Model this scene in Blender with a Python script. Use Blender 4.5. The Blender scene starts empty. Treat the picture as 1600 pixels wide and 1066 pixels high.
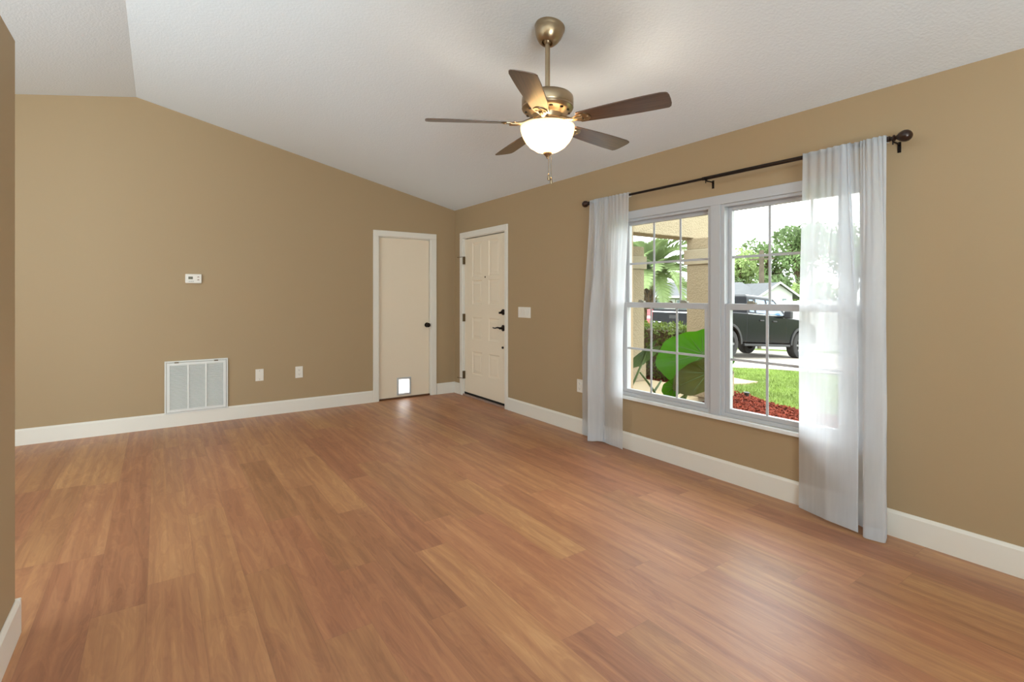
import bpy, bmesh, math, random
from mathutils import Vector, Matrix, Euler
random.seed(7)
S = bpy.context.scene
COL = S.collection
PI = math.pi

# ------------------------------------------------------------------ camera, sky, lights, exposure
F_PX, YAW = 795.27, 0.606815
CAM = Vector((-3.2705, -6.0625, 1.3012))
cd = bpy.data.cameras.new('camera')
cd.sensor_width = 36.0
cd.lens = F_PX / 1600 * 36.0
cd.shift_y = -(533.0 - 461.77) / 1600
cd.clip_start, cd.clip_end = 0.05, 400
cam = bpy.data.objects.new('camera', cd); COL.objects.link(cam)
cam.location = CAM; cam.rotation_euler = (PI/2, 0, -YAW)
S.camera = cam

S.view_settings.view_transform = 'Standard'
S.view_settings.look = 'None'
S.view_settings.exposure = 0.12
S.view_settings.gamma = 1.0
S.view_settings.use_curve_mapping = False

w = bpy.data.worlds.new('overcast_sky'); S.world = w; w.use_nodes = True
bg = w.node_tree.nodes['Background']
bg.inputs[0].default_value = (0.93, 0.97, 1.0, 1)
bg.inputs[1].default_value = 6.0

def lamp(name, kind, loc, rot, power, color=(1, 1, 1), **kw):
    d = bpy.data.lights.new(name, kind); d.energy = power; d.color = color
    for k, v in kw.items(): setattr(d, k, v)
    o = bpy.data.objects.new(name, d); COL.objects.link(o)
    o.location = loc; o.rotation_euler = rot
    return o
sun = lamp('sun', 'SUN', (6, -10, 14), (0, 0, 0), 1.2, (1.0, 0.96, 0.9), angle=math.radians(14))
sun.rotation_euler = Vector((-0.12, 0.5, -0.86)).to_track_quat('-Z', 'Y').to_euler()
# unseen fill lights added behind the camera and at left, aimed up at the ceiling
lamp('back_fill', 'AREA', (-4.5, -8.75, 1.25), (PI/2+math.radians(50), 0, math.radians(2)), 450, (0.77, 0.93, 1.0), shape='RECTANGLE', size=4.2, size_y=2.1)
lamp('left_fill', 'AREA', (-6.75, -4.0, 1.5), (PI/2+math.radians(52), 0, -PI/2), 200, (0.76, 0.92, 1.0), shape='RECTANGLE', size=3.0, size_y=1.5)

# ------------------------------------------------------------------ materials
def new_mat(name):
    m = bpy.data.materials.new(name); m.use_nodes = True
    nt = m.node_tree
    return m, nt, nt.nodes['Principled BSDF'], nt.nodes['Material Output']
def lin(c):
    return tuple(((v/255)/12.92 if v/255 <= 0.04045 else ((v/255+0.055)/1.055)**2.4) for v in c)
def mat(name, rgb, rough=0.5, metal=0.0, bump=None, var=None, spec=0.5, coat=0.0, emit=None, srgb=True):
    m, nt, b, out = new_mat(name)
    c = lin(rgb) if srgb else rgb
    b.inputs['Base Color'].default_value = (*c, 1)
    b.inputs['Roughness'].default_value = rough
    b.inputs['Metallic'].default_value = metal
    b.inputs['Specular IOR Level'].default_value = spec
    b.inputs['Coat Weight'].default_value = coat
    tc = None
    if var or bump: tc = nt.nodes.new('ShaderNodeTexCoord')
    if var:   # (scale, amount)
        n = nt.nodes.new('ShaderNodeTexNoise'); n.inputs['Scale'].default_value = var[0]; n.inputs['Detail'].default_value = 4
        nt.links.new(tc.outputs['Object'], n.inputs['Vector'])
        r = nt.nodes.new('ShaderNodeValToRGB')
        a = var[1]
        r.color_ramp.elements[0].position = 0.3; r.color_ramp.elements[1].position = 0.7
        r.color_ramp.elements[0].color = (*[v*(1-a) for v in c], 1)
        r.color_ramp.elements[1].color = (*[min(1, v*(1+a)) for v in c], 1)
        nt.links.new(n.outputs['Fac'], r.inputs['Fac']); nt.links.new(r.outputs['Color'], b.inputs['Base Color'])
    if bump:  # (scale, strength, distance)
        n = nt.nodes.new('ShaderNodeTexNoise'); n.inputs['Scale'].default_value = bump[0]; n.inputs['Detail'].default_value = 3
        nt.links.new(tc.outputs['Object'], n.inputs['Vector'])
        bp = nt.nodes.new('ShaderNodeBump'); bp.inputs['Strength'].default_value = bump[1]; bp.inputs['Distance'].default_value = bump[2]
        nt.links.new(n.outputs['Fac'], bp.inputs['Height']); nt.links.new(bp.outputs['Normal'], b.inputs['Normal'])
    if emit:
        b.inputs['Emission Color'].default_value = (*lin(emit[0]), 1); b.inputs['Emission Strength'].default_value = emit[1]
    return m

M = {}
M['wall'] = mat('tan_wall_paint', (175, 150, 116), 0.6, bump=(160, 0.12, 0.002), spec=0.3)
M['ceiling'] = mat('textured_ceiling', (238, 245, 250), 0.9, bump=(75, 0.4, 0.006), spec=0.1)
M['trim'] = mat('white_trim_paint', (236, 229, 217), 0.38)
M['door'] = mat('door_paint', (240, 224, 200), 0.42)
M['vinyl'] = mat('white_vinyl', (194, 194, 196), 0.35)
M['marble'] = mat('marble_sill', (236, 236, 234), 0.22, var=(9, 0.06))
M['plate'] = mat('white_plastic', (236, 228, 216), 0.35)
M['screen'] = mat('thermostat_screen', (88, 80, 52), 0.3)
M['dark'] = mat('oil_rubbed_bronze', (34, 24, 18), 0.35, 0.7)
M['black_gap'] = mat('rubber_sweep', (14, 10, 8), 0.7)
M['hinge'] = mat('hinge_bronze', (110, 92, 66), 0.4, 0.7)
M['thresh'] = mat('threshold', (168, 140, 126), 0.45, 0.2)
M['strip'] = mat('brown_transition', (92, 56, 30), 0.5)
M['brass'] = mat('antique_brass', (168, 148, 120), 0.3, 0.95, var=(5, 0.12))
M['rod'] = mat('rod_bronze', (44, 34, 28), 0.4, 0.6)
M['finial'] = mat('finial_bronze', (52, 32, 22), 0.3, 0.4, coat=0.3)
M['vent'] = mat('vent_enamel', (232, 230, 224), 0.4)
M['vent_in'] = mat('vent_grey', (150, 150, 146), 0.8)  # plain grey of the filter panel, plate screws and mode switches
M['stucco'] = mat('tan_stucco', (145, 133, 110), 0.9, bump=(45, 0.7, 0.02), var=(6, 0.05), spec=0.1)
M['stucco_light'] = mat('cream_stucco', (153, 144, 123), 0.9, bump=(45, 0.5, 0.01), spec=0.1)
M['concrete'] = mat('concrete', (148, 140, 128), 0.85, bump=(30, 0.2, 0.01), var=(1.2, 0.08))
M['path'] = mat('tan_path', (166, 150, 120), 0.85, var=(3, 0.06))
M['lawn_soil'] = mat('lawn_base', (93, 110, 53), 0.95, var=(2.5, 0.25), spec=0.1)
M['grass'] = mat('grass_blades', (125, 147, 72), 0.7, var=(1.5, 0.3), spec=0.2)
M['mulch'] = mat('red_mulch', (111, 51, 38), 0.9, var=(14, 0.5), spec=0.1)
M['mulch_base'] = mat('mulch_base', (61, 24, 17), 0.95, var=(20, 0.4), spec=0.1)
M['truck'] = mat('black_car_paint', (10, 13, 18), 0.16, 0.0, spec=0.12)
M['trim_black'] = mat('black_plastic', (22, 22, 22), 0.6)
M['tire'] = mat('tire_rubber', (30, 29, 28), 0.85)
M['rim'] = mat('wheel_alloy', (120, 120, 120), 0.35, 0.8)
M['car_glass'] = mat('reflection_toned_car_glass', (84, 112, 138), 0.05, 0.0, spec=0.7)  # blue-grey base colour paints in the reflections on the cab windows
M['taillight'] = mat('red_taillight', (170, 20, 28), 0.2, coat=0.6)
M['chrome'] = mat('chrome', (210, 212, 214), 0.15, 1.0)
M['house_roof'] = mat('grey_shingles', (94, 96, 98), 0.95, bump=(12, 0.5, 0.05), var=(3, 0.1), spec=0.1)
M['house_wall'] = mat('white_siding', (178, 178, 175), 0.8)
M['house_green'] = mat('sage_siding', (132, 141, 113), 0.8)
M['house_glass'] = mat('house_window_glass', (96, 112, 112), 0.15)
M['fence'] = mat('white_fence', (179, 179, 178), 0.7)
M['bark'] = mat('bark', (77, 65, 51), 0.95, bump=(14, 0.8, 0.05), var=(6, 0.25), spec=0.1)
M['pole'] = mat('weathered_pole', (90, 82, 70), 0.95, var=(3, 0.2), spec=0.1)
M['solar'] = mat('solar_light_black', (30, 34, 28), 0.5)
M['flood'] = mat('beige_fixture', (154, 150, 133), 0.5)
M['palm_dead'] = mat('palm_boot', (94, 77, 55), 0.95, var=(8, 0.3), spec=0.1)

def leaf_mat(name, rgb, trans, var=(3, 0.3), rough=0.5):
    m, nt, b, out = new_mat(name)
    c = lin(rgb)
    tc = nt.nodes.new('ShaderNodeTexCoord')
    n = nt.nodes.new('ShaderNodeTexNoise'); n.inputs['Scale'].default_value = var[0]; n.inputs['Detail'].default_value = 3
    nt.links.new(tc.outputs['Object'], n.inputs['Vector'])
    r = nt.nodes.new('ShaderNodeValToRGB'); a = var[1]
    r.color_ramp.elements[0].position = 0.32; r.color_ramp.elements[1].position = 0.68
    r.color_ramp.elements[0].color = (*[v*(1-a) for v in c], 1); r.color_ramp.elements[1].color = (*[min(1, v*(1+a)) for v in c], 1)
    nt.links.new(n.outputs['Fac'], r.inputs['Fac']); nt.links.new(r.outputs['Color'], b.inputs['Base Color'])
    b.inputs['Roughness'].default_value = rough; b.inputs['Specular IOR Level'].default_value = 0.2
    t = nt.nodes.new('ShaderNodeBsdfTranslucent'); nt.links.new(r.outputs['Color'], t.inputs['Color'])
    mx = nt.nodes.new('ShaderNodeMixShader'); mx.inputs[0].default_value = trans
    nt.links.new(b.outputs[0], mx.inputs[1]); nt.links.new(t.outputs[0], mx.inputs[2]); nt.links.new(mx.outputs[0], out.inputs[0])
    return m
M['taro'] = leaf_mat('taro_leaf', (52, 104, 2), 0.72, (4, 0.2), 0.4)
M['taro_old'] = leaf_mat('old_taro_leaf', (61, 65, 9), 0.5, (5, 0.35), 0.5)
M['stem'] = leaf_mat('taro_stem', (77, 98, 55), 0.15, (6, 0.2), 0.5)
M['hedge'] = leaf_mat('hedge_leaf', (89, 107, 41), 0.3, (5, 0.4))
M['oak'] = leaf_mat('oak_leaf', (110, 131, 86), 0.35, (0.25, 0.4), 0.7)
M['oak_light'] = leaf_mat('light_leaf', (136, 154, 98), 0.35, (0.25, 0.3), 0.7)
M['frond'] = leaf_mat('palm_frond', (125, 144, 94), 0.35, (1.5, 0.25), 0.5)

def glass_mat():
    m, nt, b, out = new_mat('window_glass'); nt.nodes.remove(b)
    t = nt.nodes.new('ShaderNodeBsdfTransparent'); t.inputs[0].default_value = (0.97, 0.985, 0.975, 1)
    g = nt.nodes.new('ShaderNodeBsdfGlossy'); g.inputs['Roughness'].default_value = 0.02
    lw = nt.nodes.new('ShaderNodeLayerWeight'); lw.inputs['Blend'].default_value = 0.5     # Schlick reflectance, the same from both sides
    pw = nt.nodes.new('ShaderNodeMath'); pw.operation = 'POWER'; pw.inputs[1].default_value = 5.0; nt.links.new(lw.outputs['Facing'], pw.inputs[0])
    f = nt.nodes.new('ShaderNodeMath'); f.operation = 'MULTIPLY_ADD'; f.inputs[1].default_value = 0.9; f.inputs[2].default_value = 0.025; nt.links.new(pw.outputs[0], f.inputs[0])
    mx = nt.nodes.new('ShaderNodeMixShader')
    nt.links.new(f.outputs[0], mx.inputs[0]); nt.links.new(t.outputs[0], mx.inputs[1]); nt.links.new(g.outputs[0], mx.inputs[2])
    nt.links.new(mx.outputs[0], out.inputs[0])
    return m
M['glass'] = glass_mat()

def sheer_mat():
    m, nt, b, out = new_mat('white_sheer_voile'); nt.nodes.remove(b)
    tr = nt.nodes.new('ShaderNodeBsdfTransparent')
    tl = nt.nodes.new('ShaderNodeBsdfTranslucent'); tl.inputs[0].default_value = (0.84, 0.87, 0.92, 1)
    df = nt.nodes.new('ShaderNodeBsdfDiffuse'); df.inputs[0].default_value = (0.95, 0.95, 0.95, 1)
    a = nt.nodes.new('ShaderNodeMixShader'); a.inputs[0].default_value = 0.6
    nt.links.new(df.outputs[0], a.inputs[1]); nt.links.new(tl.outputs[0], a.inputs[2])
    tc = nt.nodes.new('ShaderNodeTexCoord'); n = nt.nodes.new('ShaderNodeTexNoise'); n.inputs['Scale'].default_value = 6
    mp = nt.nodes.new('ShaderNodeMapping'); mp.inputs['Scale'].default_value = (1, 6, 0.6)
    nt.links.new(tc.outputs['Object'], mp.inputs[0]); nt.links.new(mp.outputs[0], n.inputs['Vector'])
    mr = nt.nodes.new('ShaderNodeMapRange'); mr.inputs['To Min'].default_value = 0.67; mr.inputs['To Max'].default_value = 0.81
    nt.links.new(n.outputs['Fac'], mr.inputs['Value'])
    # a fold seen edge-on shows more thread: facing-dependent cover of the weave
    lw = nt.nodes.new('ShaderNodeLayerWeight'); lw.inputs['Blend'].default_value = 0.35
    ad = nt.nodes.new('ShaderNodeMath'); ad.operation = 'MULTIPLY_ADD'; ad.use_clamp = True
    nt.links.new(lw.outputs['Facing'], ad.inputs[0]); ad.inputs[1].default_value = 0.25; nt.links.new(mr.outputs[0], ad.inputs[2])
    mx = nt.nodes.new('ShaderNodeMixShader')
    nt.links.new(ad.outputs[0], mx.inputs[0]); nt.links.new(tr.outputs[0], mx.inputs[1]); nt.links.new(a.outputs[0], mx.inputs[2])
    nt.links.new(mx.outputs[0], out.inputs[0])
    return m
M['sheer'] = sheer_mat()

def frosted(name, rgb, emit=0.0, trans=0.75):
    m, nt, b, out = new_mat(name)
    b.inputs['Base Color'].default_value = (*lin(rgb), 1); b.inputs['Roughness'].default_value = 0.25
    if emit:
        b.inputs['Emission Color'].default_value = (*lin(rgb), 1); b.inputs['Emission Strength'].default_value = emit
    t = nt.nodes.new('ShaderNodeBsdfTranslucent'); t.inputs[0].default_value = (*lin(rgb), 1)
    mx = nt.nodes.new('ShaderNodeMixShader'); mx.inputs[0].default_value = trans
    nt.links.new(b.outputs[0], mx.inputs[1]); nt.links.new(t.outputs[0], mx.inputs[2]); nt.links.new(mx.outputs[0], out.inputs[0])
    return m
M['bowl'] = frosted('frosted_lamp_glass', (250, 236, 208), emit=0.25, trans=0.8)
M['flap'] = frosted('frosted_flap', (250, 250, 248), trans=0.9)

def blade_mat():
    m, nt, b, out = new_mat('walnut_blade')
    tc = nt.nodes.new('ShaderNodeTexCoord'); mp = nt.nodes.new('ShaderNodeMapping'); mp.inputs['Scale'].default_value = (2, 30, 30)
    n = nt.nodes.new('ShaderNodeTexNoise'); n.inputs['Scale'].default_value = 3; n.inputs['Detail'].default_value = 5
    r = nt.nodes.new('ShaderNodeValToRGB'); r.color_ramp.elements[0].position = 0.3; r.color_ramp.elements[1].position = 0.7
    r.color_ramp.elements[0].color = (*lin((70, 48, 34)), 1); r.color_ramp.elements[1].color = (*lin((104, 74, 54)), 1)
    nt.links.new(tc.outputs['Object'], mp.inputs[0]); nt.links.new(mp.outputs[0], n.inputs['Vector']); nt.links.new(n.outputs['Fac'], r.inputs[0])
    nt.links.new(r.outputs[0], b.inputs['Base Color']); b.inputs['Roughness'].default_value = 0.32; b.inputs['Specular IOR Level'].default_value = 0.6; b.inputs['Coat Weight'].default_value = 0.6; b.inputs['Coat Roughness'].default_value = 0.2
    return m
M['blade'] = blade_mat()

def floor_mat(pw=0.184, pl=1.22):
    m, nt, b, out = new_mat('vinyl_plank_floor')
    N, L = nt.nodes.new, nt.links.new
    def math_(op, a, bb=None, c=None):
        n = N('ShaderNodeMath'); n.operation = op
        for i, v in enumerate((a, bb, c)):
            if v is None: continue
            if isinstance(v, (int, float)): n.inputs[i].default_value = v
            else: L(v, n.inputs[i])
        return n.outputs[0]
    tc = N('ShaderNodeTexCoord'); sp = N('ShaderNodeSeparateXYZ'); L(tc.outputs['Object'], sp.inputs[0])
    x, y = sp.outputs[0], sp.outputs[1]
    u = math_('DIVIDE', x, pw); row = math_('FLOOR', u); fu = math_('FRACT', u)
    wn = N('ShaderNodeTexWhiteNoise'); wn.noise_dimensions = '1D'; L(row, wn.inputs['W'])
    v = math_('ADD', math_('DIVIDE', y, pl), math_('MULTIPLY', wn.outputs['Value'], 7.3)); colm = math_('FLOOR', v); fv = math_('FRACT', v)
    pid = math_('ADD', math_('MULTIPLY', row, 17.31), math_('MULTIPLY', colm, 3.77))
    wn2 = N('ShaderNodeTexWhiteNoise'); wn2.noise_dimensions = '1D'; L(pid, wn2.inputs['W'])
    # grain coordinates, offset per plank
    gx = math_('MULTIPLY', x, 9.0); gy = math_('MULTIPLY', y, 1.3)
    cb = N('ShaderNodeCombineXYZ'); L(gx, cb.inputs[0]); L(gy, cb.inputs[1]); L(math_('MULTIPLY', wn2.outputs['Value'], 40.0), cb.inputs[2])
    n1 = N('ShaderNodeTexNoise'); n1.inputs['Scale'].default_value = 1.3; n1.inputs['Detail'].default_value = 5; n1.inputs['Distortion'].default_value = 2.0; L(cb.outputs[0], n1.inputs['Vector'])
    cb2 = N('ShaderNodeCombineXYZ'); L(math_('MULTIPLY', x, 70.0), cb2.inputs[0]); L(math_('MULTIPLY', y, 2.2), cb2.inputs[1]); L(math_('MULTIPLY', wn2.outputs['Value'], 90.0), cb2.inputs[2])
    n2 = N('ShaderNodeTexNoise'); n2.inputs['Scale'].default_value = 1.5; n2.inputs['Detail'].default_value = 4; L(cb2.outputs[0], n2.inputs['Vector'])
    cb3 = N('ShaderNodeCombineXYZ'); L(math_('MULTIPLY', x, 22.0), cb3.inputs[0]); L(math_('MULTIPLY', y, 0.7), cb3.inputs[1]); L(math_('MULTIPLY', wn2.outputs['Value'], 61.0), cb3.inputs[2])
    n3 = N('ShaderNodeTexNoise'); n3.inputs['Scale'].default_value = 1.0; n3.inputs['Detail'].default_value = 2; L(cb3.outputs[0], n3.inputs['Vector'])
    band = N('ShaderNodeMapRange'); band.interpolation_type = 'SMOOTHSTEP'; band.inputs['From Min'].default_value = 0.42; band.inputs['From Max'].default_value = 0.62; L(n3.outputs['Fac'], band.inputs['Value'])
    # cathedral rings: bands of the slow noise
    rings = math_('PINGPONG', math_('MULTIPLY', n1.outputs['Fac'], 7.0), 0.5)
    parts = ((wn2.outputs['Value'], 0.24), (n1.outputs['Fac'], 0.52), (n2.outputs['Fac'], 0.26), (rings, 0.20), (band.outputs[0], 0.16))
    tone = None
    for sock, k in parts:
        t = math_('MULTIPLY', sock, k); tone = t if tone is None else math_('ADD', tone, t)
    r = N('ShaderNodeValToRGB'); L(math_('SUBTRACT', tone, 0.20), r.inputs[0])
    cr = r.color_ramp
    cr.elements[0].position = 0.05; cr.elements[0].color = (*lin((138, 86, 57)), 1)
    cr.elements[1].position = 0.9; cr.elements[1].color = (*lin((220, 168, 118)), 1)
    e = cr.elements.new(0.35); e.color = (*lin((172, 115, 79)), 1)
    e = cr.elements.new(0.6); e.color = (*lin((193, 137, 93)), 1)
    # thin seams
    du = math_('MINIMUM', fu, math_('SUBTRACT', 1.0, fu)); dv = math_('MINIMUM', fv, math_('SUBTRACT', 1.0, fv))
    su = math_('LESS_THAN', math_('MULTIPLY', du, pw), 0.0011); sv = math_('LESS_THAN', math_('MULTIPLY', dv, pl), 0.0013)
    seam = math_('MAXIMUM', su, sv)
    mx = N('ShaderNodeMix'); mx.data_type = 'RGBA'; L(math_('MULTIPLY', seam, 0.18), mx.inputs['Factor']); 
    hs_ = N('ShaderNodeHueSaturation'); wn3 = N('ShaderNodeTexWhiteNoise'); wn3.noise_dimensions = '1D'; L(math_('ADD', pid, 5.5), wn3.inputs['W'])
    L(math_('ADD', math_('MULTIPLY', wn3.outputs['Value'], 0.011), 0.4945), hs_.inputs['Hue']); L(r.outputs[0], hs_.inputs['Color'])
    L(hs_.outputs[0], mx.inputs['A']); mx.inputs['B'].default_value = (*lin((78, 46, 30)), 1)
    L(mx.outputs['Result'], b.inputs['Base Color'])
    b.inputs['Roughness'].default_value = 0.36
    L(math_('ADD', math_('MULTIPLY', n2.outputs['Fac'], 0.16), 0.34), b.inputs['Roughness'])
    b.inputs['Specular IOR Level'].default_value = 1.0
    bp = N('ShaderNodeBump'); bp.inputs['Strength'].default_value = 0.35; bp.inputs['Distance'].default_value = 0.0014
    L(math_('SUBTRACT', n2.outputs['Fac'], seam), bp.inputs['Height']); L(bp.outputs['Normal'], b.inputs['Normal'])
    return m
M['floor'] = floor_mat()

# ------------------------------------------------------------------ mesh helpers
class MB:
    def __init__(s): s.bm = bmesh.new()
    def face(s, pts):
        return s.bm.faces.new([s.bm.verts.new(p) for p in pts])
    def box(s, a, b):
        (x0, y0, z0), (x1, y1, z1) = a, b
        x0, x1 = min(x0, x1), max(x0, x1); y0, y1 = min(y0, y1), max(y0, y1); z0, z1 = min(z0, z1), max(z0, z1)
        v = [s.bm.verts.new(p) for p in ((x0,y0,z0),(x1,y0,z0),(x1,y1,z0),(x0,y1,z0),(x0,y0,z1),(x1,y0,z1),(x1,y1,z1),(x0,y1,z1))]
        for f in ((3,2,1,0),(4,5,6,7),(0,1,5,4),(1,2,6,5),(2,3,7,6),(3,0,4,7)): s.bm.faces.new([v[i] for i in f])
        return s
    def prism(s, poly, axis, a, b):
        """poly of 2D points extruded along axis from a to b (axis 'x': poly=(y,z); 'y': (x,z); 'z': (x,y))"""
        def P(p, t): return (t, p[0], p[1]) if axis == 'x' else (p[0], t, p[1]) if axis == 'y' else (p[0], p[1], t)
        v0 = [s.bm.verts.new(P(p, a)) for p in poly]; v1 = [s.bm.verts.new(P(p, b)) for p in poly]
        n = len(poly)
        s.bm.faces.new(v0); s.bm.faces.new(v1[::-1])
        for i in range(n): s.bm.faces.new((v0[i], v1[i], v1[(i+1) % n], v0[(i+1) % n]))
        return s
    def tube(s, pts, r, n=10, cap=True):
        pts = [Vector(p) for p in pts]
        rs = r if isinstance(r, (list, tuple)) else [r]*len(pts)
        rings = []; up = None
        for i, p in enumerate(pts):
            t = (pts[min(i+1, len(pts)-1)] - pts[max(i-1, 0)]).normalized()
            if up is None:
                up = Vector((0,0,1)) if abs(t.z) < 0.9 else Vector((1,0,0))
            a = t.cross(up).normalized(); bb = a.cross(t).normalized(); up = bb
            rings.append([s.bm.verts.new(p + a*math.cos(2*PI*k/n)*rs[i] + bb*math.sin(2*PI*k/n)*rs[i]) for k in range(n)])
        for i in range(len(rings)-1):
            for k in range(n): s.bm.faces.new((rings[i][k], rings[i][(k+1)%n], rings[i+1][(k+1)%n], rings[i+1][k]))
        if cap:
            s.bm.faces.new(rings[0][::-1]); s.bm.faces.new(rings[-1])
        return s
    def lathe(s, prof, mtx=None, n=32, closed=False):
        """profile of (r, h) turned about local z; mtx places it"""
        mtx = mtx or Matrix()
        rings = []
        for r, h in prof:
            if r < 1e-6: rings.append([s.bm.verts.new(mtx @ Vector((0,0,h)))])
            else: rings.append([s.bm.verts.new(mtx @ Vector((r*math.cos(2*PI*k/n), r*math.sin(2*PI*k/n), h))) for k in range(n)])
        m = len(rings)
        for i in range(m if closed else m-1):
            A, B = rings[i], rings[(i+1) % m]
            for k in range(n):
                q = [A[k % len(A)], A[(k+1) % len(A)], B[(k+1) % len(B)], B[k % len(B)]]
                q2 = []
                for v in q:
                    if v not in q2: q2.append(v)
                if len(q2) >= 3: s.bm.faces.new(q2)
        return s
    def build(s, name, m, parent=None, smooth=False, bevel=0.0, origin=None, seg=2, recalc=True):
        if recalc: bmesh.ops.recalc_face_normals(s.bm, faces=s.bm.faces)
        if origin is not None: bmesh.ops.translate(s.bm, verts=s.bm.verts, vec=-Vector(origin))
        me = bpy.data.meshes.new(name); s.bm.to_mesh(me); s.bm.free()
        me.materials.append(m)
        o = bpy.data.objects.new(name, me); COL.objects.link(o)
        if parent: o.parent = parent
        if origin is not None: o.location = origin
        if smooth:
            me.polygons.foreach_set('use_smooth', [True]*len(me.polygons))
            try: me.set_sharp_from_angle(angle=math.radians(38))
            except Exception: pass
        if bevel:
            md = o.modifiers.new('bevel', 'BEVEL'); md.width = bevel; md.segments = seg; md.limit_method = 'ANGLE'; md.angle_limit = math.radians(35)
        return o
def raw_mesh(name, verts, faces, m, parent=None, origin=None, smooth=False):
    me = bpy.data.meshes.new(name)
    if origin is not None: verts = [(v[0]-origin[0], v[1]-origin[1], v[2]-origin[2]) for v in verts]
    me.from_pydata(verts, [], faces); me.materials.append(m)
    o = bpy.data.objects.new(name, me); COL.objects.link(o)
    if parent: o.parent = parent
    if origin is not None: o.location = origin
    if smooth: me.polygons.foreach_set('use_smooth', [True]*len(me.polygons))
    return o
def tag(o, label, cat, group=None, kind=None):
    o['label'] = label; o['category'] = cat
    if group: o['group'] = group
    if kind: o['kind'] = kind
    return o
def empty(name, loc, label, cat, group=None, kind=None, rot=(0,0,0)):
    o = bpy.data.objects.new(name, None); COL.objects.link(o); o.location = loc; o.rotation_euler = rot; o.empty_display_size = 0.1
    return tag(o, label, cat, group, kind)
def copy_tree(o, parent=None):
    c = o.copy(); COL.objects.link(c); c.parent = parent
    for ch in list(o.children): copy_tree(ch, c)
    return c

# ------------------------------------------------------------------ room shell
H0, RX, RZ = 2.44, -3.446, 3.2026
SR, SL = (RZ-H0)/(-RX), 0.191
XL, YB = -7.0, -9.0
def zc(x): return H0 - SR*x if x > RX else RZ - SL*(RX - x)
def wall_panel(name, us, zs, holes, ztop, place, thick, m, label):
    """cells between the breakpoints us x zs, leaving the holes, then given thickness"""
    bm = bmesh.new(); V = {}
    def vert(u, z, last):
        k = (round(u, 4), round(z, 4), last)
        if k not in V: V[k] = bm.verts.new(place(u, ztop(u) if last else z))
        return V[k]
    n = len(zs)
    for i in range(len(us)-1):
        for j in range(n):
            z0 = zs[j]; last = j == n-1; z1 = None if last else zs[j+1]
            uc = (us[i]+us[i+1])/2; zcn = z0 + 0.001
            if any(h[0] < uc < h[1] and h[2] - 1e-6 <= z0 < h[3] - 1e-6 for h in holes): continue
            t = 0 if last else z1
            bm.faces.new((vert(us[i], z0, False), vert(us[i+1], z0, False), vert(us[i+1], t, last), vert(us[i], t, last)))
    r = bmesh.ops.extrude_face_region(bm, geom=list(bm.faces))
    bmesh.ops.translate(bm, verts=[g for g in r['geom'] if isinstance(g, bmesh.types.BMVert)], vec=thick)
    bmesh.ops.recalc_face_normals(bm, faces=bm.faces)
    me = bpy.data.meshes.new(name); bm.to_mesh(me); bm.free(); me.materials.append(m)
    o = bpy.data.objects.new(name, me); COL.objects.link(o)
    return tag(o, label, 'wall', kind='structure')

D1 = (-1.060, -0.347, 0.0, 2.036)      # far-wall door opening (x0,x1,z0,z1)
D2 = (-1.228, -0.232, 0.0, 2.052)      # front-door opening (y0,y1,...)
WIN = (-4.885, -2.955, 0.452, 1.965)   # window opening
wall_panel('wall_far', [XL, RX, D1[0], D1[1], 0.0], [0.0, D1[3]], [D1], lambda u: zc(u)+0.03, lambda u, z: (u, 0, z), (0, 0.16, 0), M['wall'], 'tan gabled far wall with the flat white door')
wall_panel('wall_right', [YB, WIN[0], WIN[1], D2[0], D2[1], 0.16], [0.0, WIN[2], WIN[3], D2[3]], [(WIN[0], WIN[1], WIN[2], WIN[3]), (D2[0], D2[1], -1, D2[3])], lambda u: H0+0.03, lambda u, z: (0, u, z), (0.2, 0, 0), M['wall'], 'tan right wall with front door and twin window')
wall_panel('wall_left', [YB, 0.0], [0.0], [], lambda u: zc(XL)+0.03, lambda u, z: (XL, u, z), (-0.16, 0, 0), M['wall'], 'tan wall on the far left of the room')
wall_panel('wall_back', [XL-0.16, 0.2], [0.0], [], lambda u: 3.3, lambda u, z: (u, YB, z), (0, -0.16, 0), M['wall'], 'tan back wall behind the viewer')
# low partition at the left edge of the picture
PX, PY, PZ = -3.72, -3.385, 2.275
b = MB(); b.box((PX-0.12, -7.6, 0), (PX, PY, PZ)); tag(b.build('wall_partition', M['wall'], bevel=0.006), 'tan partition wall at the left edge, stopping short of the ceiling', 'wall', kind='structure')
# ceiling
b = MB()
b.prism([(0.2, zc(0.2)), (RX, RZ), (XL-0.16, zc(XL-0.16)), (XL-0.16, zc(XL-0.16)+0.15), (RX, RZ+0.15), (0.2, zc(0.2)+0.15)], 'y', YB-0.16, 0.16)
tag(b.build('ceiling', M['ceiling']), 'white textured vaulted ceiling', 'ceiling', kind='structure')
b = MB(); b.box((XL-0.16, YB-0.16, -0.12), (0.2, 0.16, 0)); tag(b.build('floor', M['floor']), 'brown wood-look plank floor', 'floor', kind='structure')

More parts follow.
